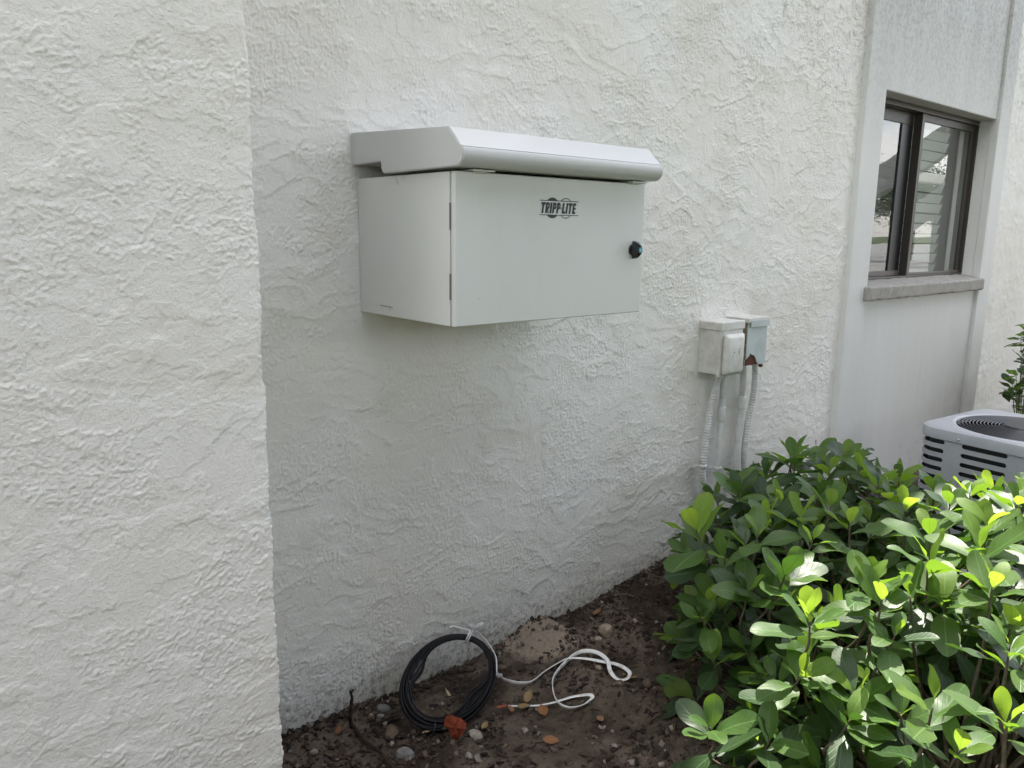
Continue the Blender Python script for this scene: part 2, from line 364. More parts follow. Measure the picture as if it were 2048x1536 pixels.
# ------------------------------------------------------------ stucco relief
def stucco(x, z, kind=0):
    s = kind * 50
    wx = x + .020 * pn(x * 9, z * 9, s + 1) + .0045 * pn(x * 45, z * 45, s + 2) + .0050 * pn(x * 130, z * 130, s + 3)
    wz = z + .020 * pn(x * 9, z * 9, s + 4) + .0045 * pn(x * 45, z * 45, s + 5) + .0050 * pn(x * 130, z * 130, s + 6)
    h = np.zeros_like(x)
    specs = [(.22, 3.2, 9.5, .0016), (-.20, 3.8, 8.0, .0012), (.9, 3.5, 8.0, .0006)] if kind == 0 else [(.5, 3.5, 6.0, .0007), (-.7, 4.5, 7.5, .0005), (1.3, 4, 7, .0004)]
    for i, (an, fx, fz, amp) in enumerate(specs):
        c, sn = math.cos(an), math.sin(an)
        u = wx * c + wz * sn; v = -wx * sn + wz * c
        n = pn(u * fx, v * fz, s + 10 + i) * 2.1 + .8 * pn(u * fx * 2.3, v * fz * 2.0, s + 20 + i) + 40
        if kind == 0 and i < 2: n = -v * (8.5, 7.0)[i] + 1.5 * pn(u * 3.2, v * 5.5, s + 10 + i) + .55 * pn(u * 9, v * 13, s + 20 + i) + 90
        f = n - np.floor(n)                        # lap of the trowel: slow ramp, ragged drop
        lap = sst(.45, .92, f) * sst(1.0, .970, f)
        msk = sst(-.18, .12, pn(x * 3.2, z * 3.2, s + 30 + i) + .5 * pn(x * 9, z * 9, s + 33 + i)) * 1.15
        h += amp * lap * msk
    for i, (an, fx, fz, amp, th) in enumerate(((.15, 4, 8, .0012, .08), (-.35, 5, 10, .0010, .16), (1.2, 4, 8, .0008, .18))):
        c, sn = math.cos(an), math.sin(an); u = x * c + z * sn; v = -x * sn + z * c; k = 1.25 if kind else 1
        n = pn(u * fx * k, v * fz * k, s + 60 + i) + .45 * pn(u * fx * 2.6, v * fz * 2.4, s + 64 + i) + .17 * pn(x * 48, z * 55, s + 68 + i) + .10 * pn(x * 105, z * 115, s + 72 + i) + .05 * pn(x * 190, z * 190, s + 76 + i)
        h += amp * sst(th - .022, th + .022, n)
    rm = sst(.0, .07 if kind == 0 else .22, pn(x * 3.1, z * 4.3, s + 40) + .45 * pn(wx * 14, wz * 18, s + 41))
    r1 = pn(x * 120 + 3, z * 100, s + 42) + .3 * pn(wx * 30, wz * 30, s + 48); r2 = pn(x * 190, z * 170, s + 43)
    lumps = sst(.10, .19, r1) * .0017 + sst(.12, .28, r2) * .0008
    if kind == 1:
        r3 = pn(wx * 85, wz * 115, s + 44) + .35 * pn(x * 22, z * 22, s + 49); lumps = sst(.17, .30, r3) * .0011 + lumps * .6
    h += rm * lumps
    h *= .80 if kind == 0 else .88
    h += .0005 * pn(x * 14, z * 14, s + 46) + .004 * pn(x * 1.8, z * 1.8, s + 47)
    return h

# ------------------------------------------------------------ the building
bld = empty('building', (0, 0, 0))
tag(bld, 'white stucco building wall with a projecting pier and a recessed sliding window', 'building')
# main stucco wall: real trowel relief, finer where it is nearer
xs = [.60]
while xs[-1] < 4.036: xs.append(xs[-1] + .0028 + .0009 * max(0, xs[-1] - .9))
xs = np.array(xs); xs[-1] = 4.036
zs = np.concatenate([np.linspace(-.12, 2.75, 800), np.linspace(2.76, 4.5, 20)])
X, Z = np.meshgrid(xs, zs); H = stucco(X, Z)
H = H * (1 - .75 * sst(.12, .0, Z)) 
grid_mesh('stucco_wall', X, -H, Z, M_stucco, bld)
# right-hand stretch of stucco
xs = np.arange(6.03, 7.7, .011); zs = np.arange(-.12, 3.3, .011)
X, Z = np.meshgrid(xs, zs); H = stucco(X, Z)
grid_mesh('stucco_wall', X, -.004 - H, Z, M_stucco, bld)
box('stucco_wall', (7.69, 13, -.006, .2, -.12, 3.2), M_stucco, bld)
# pier: front face and the return, with a ragged arris
XE = .661
us = np.concatenate([np.linspace(-1.5, .08, 60)[:-1], np.arange(.08, XE - .020, .0026)]); zs = np.concatenate([np.linspace(-.12, .2, 40)[:-1], np.arange(.2, 2.05, .0026), np.linspace(2.06, 3.4, 60)])
nb = 8; back = np.linspace(0, .45, 30)[1:]
X, Z = np.meshgrid(us, zs); H = stucco(X, Z, 1) * .9 + 0
arr = (.0045 * pn(zs * 9, zs * 0 + .3, 81) + .003 * pn(zs * 40, zs * 0 + .3, 82) + .0022 * pn(zs * 120, zs * 0 + .3, 83) + .0012 * pn(zs * 260, zs * 0 + .7, 84))[:, None]
xe = XE + arr
# columns rounding the corner
an = np.linspace(0, math.pi / 2, nb)[None, :]; rad = .008
Xc = xe - rad + rad * np.sin(an); Yc = -.45 + rad - rad * np.cos(an)
Hc = stucco(Xc, np.repeat(zs[:, None], nb, 1), 1) * .9 * np.linspace(1, .5, nb)[None, :]
tf = np.linspace(0, 1, 8)[None, 1:-1]; Xf = us[-1] * (1 - tf) + (xe - rad) * tf; Zf = np.repeat(zs[:, None], 6, 1); Yf = -.45 - stucco(Xf, Zf, 1) * .9
Xc = Xc + Hc * np.sin(an); Yc = Yc - Hc * np.cos(an)
Xr = np.repeat(xe, len(back), 1) + stucco(np.repeat(back[None, :], len(zs), 0) + 20, np.repeat(zs[:, None], len(back), 1), 1) * .6; Yr = np.repeat((-.45 + back)[None, :], len(zs), 0)
grid_mesh('pier', np.hstack([X, Xf, Xc, Xr]), np.hstack([-.45 - H, Yf, Yc, Yr]), np.hstack([Z, Zf, np.repeat(zs[:, None], nb, 1), np.repeat(zs[:, None], len(back), 1)]), M_pier, bld)
# solid masses behind the rendered faces; unseen tops stepped to shape the sun shadow
bm = bmesh.new()
add_box(bm, -1.5, 3.05, .02, 5, -.12, 4.5); add_box(bm, 3.05, 4.2, .02, 5, -.12, 3.15); add_box(bm, -1.5, .64, -.43, .02, -.12, 3.38)
add_box(bm, 5.885, 13, .03, 5, -.12, 4.95); add_box(bm, 4.2, 5.885, .14, 5, -.12, 1.22); add_box(bm, 4.2, 5.885, .19, 5, 2.27, 4.95); add_box(bm, 4.2, 5.885, 2.2, 5, 1.22, 2.27)
bobj('wall_core_sun_block', bm, M_int, bld)
box('added_shade_wall', (4.21, 13, .004, .19, 3.3, 4.95), M_smooth, bld)  # unseen raised wall added to keep sun off the air conditioner
# smooth rendered bands either side of the window
def ripple_box(name, x0, x1, y0, y1, z0, z1, mt, res=.03, amp=.0015, bev=.004):
    bm = bmesh.new(); add_box(bm, x0, x1, y0, y1, z0, z1, bev=bev, seg=2)
    n = max(1, int((z1 - z0) / res / 4)); bmesh.ops.subdivide_edges(bm, edges=[e for e in bm.edges if abs(e.verts[0].co.z - e.verts[1].co.z) > .5 * (z1 - z0)], cuts=n)
    for v in bm.verts:
        v.co.x += random.uniform(-1, 1) * amp * .8; v.co.y += random.uniform(-1, 0) * amp
    return bobj(name, bm, mt, bld)
ripple_box('pilaster', 4.036, 4.245, -.034, .10, -.12, 3.3, M_smooth)
ripple_box('pilaster', 5.845, 6.04, -.034, .02, -.12, 3.3, M_smooth, bev=.006)
# reveal of the window and the panels above and below it
bm = bmesh.new(); add_box(bm, 5.848, 5.884, -.010, .139, 1.2, 2.262); bobj('window_reveal', bm, M_smooth, bld)
bm = bmesh.new(); add_box(bm, 4.247, 5.843, -.016, .14, 2.252, 3.3, bev=.006); bobj('panel', bm, M_smooth, bld)
bm = bmesh.new(); add_box(bm, 4.247, 5.843, -.012, .138, -.12, 1.155); bobj('panel', bm, M_smooth, bld)
# sill
bm = bmesh.new(); v = add_box(bm, 4.205, 5.862, -.060, .11, 1.152, 1.226, bev=.009, seg=2)
bmesh.ops.subdivide_edges(bm, edges=[e for e in bm.edges if abs(e.verts[0].co.x - e.verts[1].co.x) > 1], cuts=40)
for v in bm.verts:
    v.co.y += .004 * math.sin(v.co.x * 31) * random.random() * (v.co.y < 0); v.co.z += .003 * random.uniform(-1, 1)
    if v.co.z > 1.2 and v.co.y > 0: v.co.z += .026
o = bobj('window_sill', bm, M_conc, bld); tag(o, 'weathered taupe concrete sill with chipped edge')

# ------------------------------------------------------------ window
win = empty('window', (5.06, .13, 1.25)); win.parent = bld
def wbox(name, c, mt, parent, bev=.002):
    bm = bmesh.new(); add_box(bm, *[c[i] - (5.06, 5.06, .13, .13, 1.25, 1.25)[i] for i in range(6)], bev=bev); return bobj(name, bm, mt, parent)
fr = bmesh.new()
def fb(*c): add_box(fr, *[c[i] - (5.06, 5.06, .13, .13, 1.25, 1.25)[i] for i in range(6)], bev=.002)
fb(4.25, 5.88, .085, .19, 2.222, 2.250); fb(4.25, 5.88, .085, .19, 1.232, 1.262); fb(5.845, 5.879, .085, .19, 1.262, 2.222); fb(4.25, 4.29, .104, .19, 1.262, 2.222)
fb(5.020, 5.055, .100, .150, 1.262, 2.222)
bobj('window_frame', fr, M_bronze, win)
wbox('sash', (4.29, 5.02, .150, .172, 2.155, 2.222), M_bronze, win); wbox('sash', (4.29, 5.02, .150, .172, 1.262, 1.292), M_bronze2, win)
wbox('sash', (4.872, 5.02, .150, .172, 1.292, 2.155), M_black, win)
wbox('sash', (5.055, 5.845, .104, .128, 2.180, 2.222), M_bronze, win); wbox('sash', (5.055, 5.845, .104, .128, 1.262, 1.277), M_bronze2, win)
wbox('sash', (5.800, 5.845, .104, .128, 1.277, 2.180), M_bronze, win)
wbox('glass_pane', (4.29, 4.875, .158, .161, 1.290, 2.157), M_glass, win, 0); wbox('glass_pane', (5.053, 5.802, .114, .117, 1.275, 2.182), M_glass, win, 0)
wbox('insect_screen', (4.29, 4.872, .1655, .167, 1.292, 2.155), M_screen, win, 0)
wbox('side_lining', (5.735, 5.79, .15, .158, 1.262, 2.25), M_curt, win, 0)
bl = empty('window_blind', (5.0, .215, 1.25)); tag(bl, 'white horizontal slat blind hanging behind the window glass', 'blind')
sm_bm = bmesh.new(); L_ = 1.42
for i in range(9):
    for s_, (yy, zz) in enumerate(((-.010, .0275), (.002, 0), (.010, -.0275))): sm_bm.verts.new((-.71 + L_ * i / 8, yy, zz - .0015 * math.sin(i)))
sm_bm.verts.ensure_lookup_table()
for i in range(8):
    for s_ in (0, 1): sm_bm.faces.new([sm_bm.verts[i * 3 + s_], sm_bm.verts[(i + 1) * 3 + s_], sm_bm.verts[(i + 1) * 3 + s_ + 1], sm_bm.verts[i * 3 + s_ + 1]])
sl0 = bobj('slat', sm_bm, M_blind, bl, True)
for k in range(15):
    o = sl0 if k == 0 else sl0.copy()
    if k: COL.objects.link(o)
    o.parent = bl; o.location = (random.uniform(-.004, .004), 0, .04 + k * .0655); o.rotation_euler = (R(random.uniform(-3, 3)), R(random.uniform(-.25, .25)), 0)
box('head_rail', (-.71, .71, -.02, .02, .985, 1.01), M_blind, bl, .003)
mb = MB()
for xx in (-.5, -.1, .3, .62): mb.tube([(xx, -.012, .02), (xx, -.012, 1.0)], .0012, 4)
mb.build('ladder_cord', M_blind, bl)

# ------------------------------------------------------------ ground
def soilz(x, y):
    base = np.interp(x, [-2, .6, .86, 1.08, 1.17, 1.33, 1.54, 1.72, 1.83, 1.90, 1.97, 2.09, 2.24, 2.39, 2.65, 3.03, 3.6, 8], [-.01, -.01, -.006, -.006, -.02, -.024, -.019, .003, .037, .042, .010, -.003, .015, .046, .075, .05, .0, 0])
    k = np.exp(-np.abs(y) / .22)
    return base * k + .012 * pn(x * 3, y * 3, 90) + .008 * pn(x * 9, y * 9, 91) * np.clip(np.abs(y) * 8, .25, 1)
def soilz1(x, y): return float(soilz(np.array([[x]]), np.array([[y]]))[0, 0])
xs = np.concatenate([np.linspace(-2, .8, 40)[:-1], np.arange(.8, 2.9, .0052), np.linspace(2.91, 8, 260)]); ys = np.concatenate([np.linspace(-2.9, -1.1, 90)[:-1], np.arange(-1.1, .016, .0050)])
X, Y = np.meshgrid(xs, ys); Z = soilz(X, Y)
flat_ = np.exp(-(((X - 1.33) / .2) ** 2 + ((Y + .22) / .13) ** 2))
Z -= .012 * flat_
Z += .0045 * pn(X * 28, Y * 28, 92) + np.maximum(0, pn(X * 62, Y * 62, 93)) * .007 + .003 * np.abs(pn(X * 120, Y * 120, 94))
edge = np.minimum(np.minimum(X + 2, 8 - X), Y + 2.9); Z -= .09 * sst(.15, 0, edge)
tag(grid_mesh('soil', X, Y, Z, M_soil), kind='structure')
M_lawn, nt_, b_ = mat('lawn', (.06, .085, .03), .9, .2)
nt_.links.new(mixc(nt_, noise(nt_, 3, 8, .7), (.03, .042, .014), (.07, .088, .035)), b_.inputs['Base Color']); bump(nt_, b_, noise(nt_, 60, 5, .7), 1, .03)
bm = bmesh.new(); vs = [bm.verts.new(p) for p in ((-900, -900, -.045), (900, -900, -.045), (900, 900, -.045), (-900, 900, -.045))]; bm.faces.new(vs)
tag(bobj('lawn', bm, M_lawn), kind='structure')
M_walk = painted('concrete walk', (.38, .36, .33), (.25, .235, .21), .9, 8)

# mulch and gravel, too many to count
def scatter_bits(name, n, area, size, tints, flat, seed, dens=None):
    r = np.random.default_rng(seed); V = []; Fc = []; T = []
    cube = np.array([[-1, -1, -1], [1, -1, -1], [1, 1, -1], [-1, 1, -1], [-1, -1, 1], [1, -1, 1], [1, 1, 1], [-1, 1, 1]], float)
    fc = np.array([[0, 3, 2, 1], [4, 5, 6, 7], [0, 1, 5, 4], [1, 2, 6, 5], [2, 3, 7, 6], [3, 0, 4, 7]])
    x = r.uniform(area[0], area[1], n * 3); y = -np.abs(r.uniform(area[2], area[3], n * 3)); nearw = r.random(n * 3) < .10; y = np.where(nearw, -np.abs(r.normal(0, .025, n * 3)) - .002, y)
    keep = (r.random(n * 3) < (dens(x, y) if dens else 1)); x = x[keep][:n]; y = y[keep][:n]; n = len(x)
    z = soilz(x[:, None], y[:, None])[:, 0]
    for i in range(n):
        s = size[0] * (size[1] / size[0]) ** (r.random() ** 2.2)
        a, b, c = (s, s * r.uniform(.2, .55), s * r.uniform(.08, .22)) if flat else (s, s * r.uniform(.6, .95), s * r.uniform(.4, .75))
        pts = cube * (1 - .35 * r.random((8, 3))) * np.array([a, b, c]) * .5
        e = Euler((r.normal(0, .35 if flat else 1), r.normal(0, .35 if flat else 1), r.uniform(0, 6.28))).to_matrix()
        pts = pts @ np.array(e).T + np.array([x[i], y[i], z[i] + c * .25 + .004])
        V.append(pts); Fc.append(fc + 8 * i)
        t = np.array(tints[r.integers(len(tints))]) * r.uniform(.6, 1.3); T.append(np.repeat(t[None, :], 8, 0))
    V = np.concatenate(V); Fc = np.concatenate(Fc); T = np.concatenate(T)
    me = bpy.data.meshes.new(name); me.from_pydata(V.tolist(), [], Fc.tolist())
    at = me.color_attributes.new('tint', 'FLOAT_COLOR', 'POINT'); at.data.foreach_set('color', np.hstack([T, np.ones((len(T), 1))]).ravel())
    return tag(link(name, me, M_bits), kind='stuff')
def dmulch(x, y):
    s = pn(x * 3, y * 3, 97) + .3 * pn(x * 12, y * 12, 98)
    d = np.where(s > .02, 1., .22)
    d = np.where((x > 1.9) & (y > -.4), 1., d); d = np.where((x < 1.35), 1., d)
    d = np.where(((x - 1.33) / .2) ** 2 + ((y + .22) / .12) ** 2 < 1, .25, d)
    return np.where(((x - 1.83) / .13) ** 2 + ((y + .05) / .13) ** 2 < 1, .03, d)
o = scatter_bits('bark_mulch', 15000, (.6, 4.8, 0, 1.25), (.007, .044), [(.04, .026, .018), (.025, .017, .013), (.06, .04, .028), (.018, .013, .011), (.085, .06, .045)], True, 1, dmulch)
tag(o, 'dark brown shredded bark mulch lying over the soil bed', 'mulch')
o = scatter_bits('gravel', 4200, (.6, 4.0, 0, 1.2), (.004, .024), [(.12, .10, .08), (.08, .065, .05), (.19, .165, .14), (.09, .07, .055), (.06, .05, .042), (.06, .045, .033)], False, 2)
tag(o, 'small tan and grey gravel bits sprinkled on the soil bed', 'gravel')

# ------------------------------------------------------------ single stones
def stone(px, py, wpx, mt, label, flat=.6, seed=0, ang=False, name='stone', cat='stone', grp='loose stones on the soil'):
    p = on_z(px, py, 0.0); p.z = soilz1(p.x, p.y); dist = (p - CAM).length; r = wpx / F * dist / 2
    bm = bmesh.new(); bmesh.ops.create_icosphere(bm, subdivisions=2, radius=1)
    rr = random.Random(seed)
    off = [Vector((rr.gauss(0, 1), rr.gauss(0, 1), rr.gauss(0, 1))).normalized() for _ in range(7)]; cut = [rr.uniform(.55, .9) for _ in off]
    for v in bm.verts:
        for d_, c_ in zip(off, cut):
            k = v.co.dot(d_)
            if k > c_: v.co -= d_ * (k - c_) * .92
        v.co *= 1 + rr.uniform(-.04, .04)
        v.co.x *= r; v.co.y *= r * .75; v.co.z *= r * flat
    o = bobj(name, bm, mt, None, not ang); o.location = (p.x, p.y, p.z + r * flat * .45); o.rotation_euler = (rr.uniform(-.2, .2), rr.uniform(-.2, .2), rr.uniform(0, 6))
    return tag(o, label, cat, grp)
stone(1213, 1272, 38, M_rock_tan, 'largest angular tan stone, on the dark mulch above the white cord', .8, 3, True)
stone(1196, 1284, 18, M_rock_tan, 'small tan stone touching the left side of the largest stone', .7, 4)
stone(766, 1416, 28, M_rock_grey, 'smooth grey stone against the wall left of the cable coil', .6, 5)
stone(761, 1431, 15, M_rock_white, 'pale pebble just below the smooth grey stone by the wall', .8, 6)
stone(743, 1430, 14, M_rock_tan, 'pointed tan pebble left of the pale pebble by the wall', .9, 7, True)
stone(781, 1466, 44, M_rock_brown, 'long flat brown stone below and left of the coil', .4, 8)
stone(627, 1502, 17, M_rock_tan, 'tan stone alone near the foot of the pier', .9, 9)
stone(813, 1512, 40, M_rock_grey, 'blocky grey stone at the bottom edge of the photo', .6, 10, True)
stone(784, 1490, 14, M_rock_tan, 'small tan pebble between the long brown stone and the blocky grey one', .8, 11)
stone(937, 1516, 18, M_rock_white, 'whitish pebble at the bottom edge below the red scrap', .8, 12, True)
stone(952, 1472, 34, M_rock_white, 'flat mottled pale stone right of the red scrap', .4, 13, True)
stone(1050, 1458, 18, M_rock_white, 'whitish pebble below the yellow dead leaves', .6, 14, True)
stone(1337, 1393, 17, M_rock_tan, 'round tan pebble close to the left edge of the shrubs', .8, 15)
stone(1295, 1370, 30, M_rock_brown, 'broad brown stone right of the cord loop', .55, 16)
stone(1229, 1493, 16, M_rock_white, 'bright white chip on the bare sandy soil', .5, 17, True)
stone(1323, 1528, 16, M_rock_white, 'white pebble at the bottom edge near the shrubs', .7, 18)
stone(1313, 1250, 12, M_rock_white, 'pale pebble on the mulch right of the largest stone', .6, 19)
stone(1196, 1342, 20, M_rock_tan, 'mottled tan stone lying inside the white cord loop', .7, 20)
stone(1116, 1308, 14, M_rock_white, 'white chip just above the white cord', .7, 21)
stone(1004, 1332, 20, M_rock_brown, 'reddish brown stone beside the right side of the coil', .6, 22)
stone(1240, 1375, 26, M_rock_brown, 'low brown stone just below the cord loop', .5, 23)

# dead leaves
def curl_leaf(px, py, lpx, wpx, ang, mt, label, lift=.012, seed=0, name='fallen_leaf', cat='leaf', grp='dead leaves on the soil'):
    p = on_z(px, py, .0); p.z = soilz1(p.x, p.y) + lift; d = (p - CAM).length; l = lpx / F * d; wd = wpx / F * d * 1.3
    rr = random.Random(seed); bm = bmesh.new(); n = 7; rows = []
    for i in range(n):
        t = i / (n - 1); hw = wd / 2 * (math.sin(math.pi * min(1, .06 + t * .92)) ** .8) * (1 - .25 * t)
        rows.append([bm.verts.new(((t - .5) * l, s * hw, .25 * l * (t - .5) ** 2 + .35 * abs(s) * hw + rr.uniform(-.001, .001))) for s in (-1, -.5, 0, .5, 1)])
    for i in range(n - 1):
        for j in range(4): bm.faces.new([rows[i][j], rows[i + 1][j], rows[i + 1][j + 1], rows[i][j + 1]])
    o = bobj(name, bm, mt, None, True); o.location = p; o.rotation_euler = (R(rr.uniform(-25, 25)), R(rr.uniform(-25, 10)), R(ang)); return tag(o, label, cat, grp)
curl_leaf(680, 1462, 26, 14, 60, M_dl_or, 'orange oval leaf beside the upright twig near the wall', seed=1)
curl_leaf(857, 1470, 26, 9, 5, M_dl_tan, 'slim tan leaf under the cable coil', seed=2)
curl_leaf(1102, 1484, 30, 15, -40, M_dl_or, 'orange brown leaf alone on the soil below the white cord', seed=3)
curl_leaf(1200, 1446, 20, 11, 70, M_dl_br, 'small brown leaf standing on the sandy soil', seed=4)
curl_leaf(1056, 1405, 28, 14, 30, M_dl_yel, 'yellow leaf on top of the leaf cluster by the cord end', .03, seed=5)
curl_leaf(1048, 1420, 24, 12, -50, M_dl_yel, 'olive leaf lower in the leaf cluster by the cord end', .02, seed=6)
curl_leaf(1086, 1428, 32, 17, 65, M_dl_or, 'orange leaf at the right of the leaf cluster', .02, seed=7)
curl_leaf(1006, 1416, 26, 15, 0, M_red, 'red brown leaf at the left end of the buried cord', .015, seed=8)
curl_leaf(1022, 1420, 22, 11, 50, M_dl_or, 'rusty leaf between the red brown and the olive leaves', .015, seed=9)
curl_leaf(970, 1456, 18, 10, 20, M_dl_yel, 'small yellow brown leaf right of the red scrap', seed=10)
curl_leaf(1268, 1363, 16, 11, 10, M_dl_yel, 'yellow scrap of leaf right of the cord loop', seed=11)
curl_leaf(1385, 1324, 14, 10, 10, M_dl_br, 'rust coloured leaf scrap near the shrub edge', seed=12)
curl_leaf(1226, 1338, 12, 8, 30, M_dl_or, 'tiny orange leaf inside the cord loop', seed=13)
curl_leaf(1195, 1232, 26, 13, 20, M_dl_br, 'brown leaf on the mulch near the wall above the largest stone', seed=14)
curl_leaf(897, 1395, 30, 7, 88, M_dl_tan, 'thin tan blade of leaf inside the left side of the coil', .02, seed=15)
# red scrap
p = on_z(920, 1465, .02); bm = bmesh.new()
ol = [(-.030, .022), (-.022, .034), (-.006, .036), (.006, .026), (.020, .020), (.034, .002), (.030, -.014), (.018, -.020), (.020, -.032), (.004, -.036), (-.012, -.034), (-.020, -.020), (-.020, -.004), (-.032, .008)]
cv = bm.verts.new((.002, -.010, -.002)); ring1 = [bm.verts.new((a_ * .5, random.uniform(-.010, .004), b_ * .5)) for a_, b_ in ol]; ring2 = [bm.verts.new((a_, random.uniform(-.006, .006), b_)) for a_, b_ in ol]
for i in range(len(ol)):
    k = (i + 1) % len(ol); bm.faces.new([cv, ring1[i], ring1[k]]); bm.faces.new([ring1[i], ring2[i], ring2[k], ring1[k]])
bmesh.ops.solidify(bm, geom=bm.faces[:], thickness=.002)
o = bobj('plastic_scrap', bm, M_red); o.location = (p.x - .01, p.y + .01, soilz1(p.x, p.y) + .035); o.rotation_euler = (R(-28), R(-12), R(-35))
tag(o, 'crumpled red orange scrap leaning on the bottom of the black cable coil', 'scrap')

# twigs
def twig(pts, r, label, grp=None, nm='twig'):
    mb = MB(); P = spline(pts, 6); mb.tube([p + Vector((random.uniform(-1, 1), random.uniform(-1, 1), 0)) * .0012 for p in P], [r * (1 + random.uniform(-.15, .2)) * (1 - .35 * i / len(P)) for i in range(len(P))], 7)
    return tag(mb.build(nm, M_twig), label, 'twig', grp)
a = on_z(703, 1452, .0); a = Vector((a.x, a.y, -.01))
def vert_at(base, py):   # height on the vertical line above a base point seen at image row py
    lo, hi = 0, 1
    for _ in range(40):
        mid = (lo + hi) / 2
        if proj((base.x, base.y, mid))[1] > py: lo = mid
        else: hi = mid
    return lo
hz = vert_at(a, 1376)
o = twig([a, a + Vector((-.004, 0, hz * .4)), a + Vector((.003, -.002, hz * .8)), a + Vector((.0, 0, hz))], .0062, 'dark broken twig standing upright in the soil near the wall')
mb = MB(); mb.tube([a + Vector((0, 0, hz * .93)), a + Vector((.008, -.004, hz * 1.03))], [.005, .003], 6); s_ = mb.build('side_shoot', M_twig, o)
b0, b1, b2, b3 = on_z(706, 1452, .005), on_z(730, 1482, .012), on_z(762, 1506, .012), on_z(792, 1545, .01)
twig([b0, b1, b2, b3], .006, 'long dark root running from the upright twig to the bottom edge')
twig([on_z(830, 1492, .01), on_z(832, 1515, .02), on_z(834, 1540, .01)], .003, 'thin stick poking up at the bottom edge by the grey stone')
twig([on_z(740, 1452, .012), on_z(768, 1440, .016), on_z(795, 1430, .012)], .004, 'short stick lying between the wall pebbles and the coil')
twig([on_z(888, 1395, .02), on_z(915, 1388, .028), on_z(940, 1372, .025), on_z(952, 1360, .02)], .0022, 'thin curved root on the soil seen through the coil')

# ------------------------------------------------------------ cable coil
ZB = -.012
Pb = on_z(872, 1449, .026); Pt = on_y(905, 1262, -.075)
PL = on_y(813, 1375, -.13); PR = on_y(995, 1362, -.235)
cen = (PL + PR + Pb + Pt) / 4; up = Pt - Pb; hgt = up.length; upn = up.normalized(); wv_ = PR - PL; ra = wv_.length / 2; wv = wv_.normalized()
nv = wv.cross(upn).normalized()
if nv.dot(CAM - cen) < 0: nv = -nv
coil = empty('cable_coil', tuple(Pb)); tag(coil, 'coil of black cable leaning on the white wall, tied with white cord', 'cable coil')
mb = MB()
for k in range(26):
    ph = random.uniform(0, 6.28); dr = random.uniform(-.026, .005); sp = random.uniform(-.5, 1)
    off = random.uniform(-.012, .012); pts = []
    for i in range(72):
        t = 2 * math.pi * i / 72                               # t=0 top, going clockwise
        # tight at the tie (upper right), loose at lower right and left
        loose = .5 - .5 * math.cos(t - R(35)); lr = math.exp(-((t - R(125)) / .55) ** 2); ll = math.exp(-((t - R(290)) / .45) ** 2)
        rr_ = 1 + dr / ra * (.35 + .65 * loose) - .42 * max(0, sp) * lr * (k % 3 != 0) - .20 * max(0, -sp * 2 + .3) * ll + .012 * math.sin(2 * t + ph) * loose
        p = cen + upn * (hgt / 2 * rr_ * math.cos(t)) + wv * (ra * rr_ * math.sin(t)) + nv * (off * (.35 + .65 * loose) + .004 * math.sin(3 * t + ph) * loose)
        q = .0045 * (k % 4 - 1.5) ; p += (p - cen).normalized() * q * (.45 + .3 * loose)
        pts.append(p)
    mb.tube([p - coil.location for p in pts], .0031, 7, True)
mb.build('cable', M_cable, coil)
# lower black tie clip
tb = cen + upn * (hgt / 2 * math.cos(R(188))) + wv * (ra * math.sin(R(188)))
mb = MB(); ring = [tb - coil.location + upn * .017 * math.cos(R(a_)) + nv * .017 * math.sin(R(a_)) for a_ in range(0, 360, 20)]; mb.tube(ring, 0, 6, True, squash=(.0022, .006))
o = mb.build('cable_tie', M_black, coil)
# white cord: tie, stubs and the long flat run over the ground
tt = R(17); tp = cen + upn * (hgt / 2 * math.cos(tt)) + wv * (ra * math.sin(tt))
tan_ = (-upn * math.sin(tt) + wv * math.cos(tt)); rd = (tp - cen).normalized()
cord = empty('white_cord', tuple(tp)); tag(cord, 'white flat cord tied round the top of the coil and trailing over the soil', 'cord')
mb = MB(); ring = [rd * .021 * math.cos(R(a_)) + nv * .019 * math.sin(R(a_)) for a_ in range(0, 360, 15)]
for dx_ in (-.004, .004): mb.tube([p + tan_ * dx_ for p in ring], .0028, 6, True)
e1 = on_y(966, 1251, -.14) - tp; e2 = on_y(900, 1257, -.055) - tp; top = rd * .021 + nv * .006
mb.tube([top, top * .9 + e1 * .4, e1 + Vector((0, 0, .002))], 0, 8, squash=(.0034, .0062)); mb.tube([top + Vector((0, 0, .003)), top * .9 + e1 * .45 + Vector((0, 0, .005)), e1 + Vector((.0, 0, .007))], 0, 8, squash=(.0030, .0050))
mb.tube(spline([top, top * .6 + e2 * .4 + Vector((0, 0, .004)), e2 + Vector((.012, 0, .004)), e2], 5), .0028, 7)
mb.build('tie', M_cord, cord)
pix = [(1002, 1350, .016), (1008, 1358, .010), (1037, 1366, .008), (1063, 1363, .008), (1089, 1344, .010), (1116, 1328, .012), (1137, 1320, .022), (1170, 1321, .030), (1207, 1327, .024), (1238, 1333, .016), (1258, 1346, .016), (1257, 1357, .016), (1247, 1363, .014), (1232, 1360, .014), (1220, 1344, .026), (1214, 1323, .034), (1194, 1309, .036), (1168, 1306, .030), (1146, 1316, .016), (1122, 1336, .012), (1107, 1358, .012), (1106, 1382, .014), (1116, 1406, .018), (1137, 1418, .014), (1161, 1415, .014), (1181, 1402, .014), (1184, 1395, .014), (1176, 1392, .014), (1144, 1397, .010), (1111, 1405, .014), (1074, 1411, .006), (1017, 1411, .002)]
pts = [tp + rd * .019 + nv * .008, tp + tan_ * .03 + rd * .015 + nv * .012]
for t_ in (45, 68, 90): 
    an_ = R(t_); pts.append(cen + upn * (hgt / 2 * 1.02 * math.cos(an_)) + wv * (ra * 1.05 * math.sin(an_)) + nv * .016)
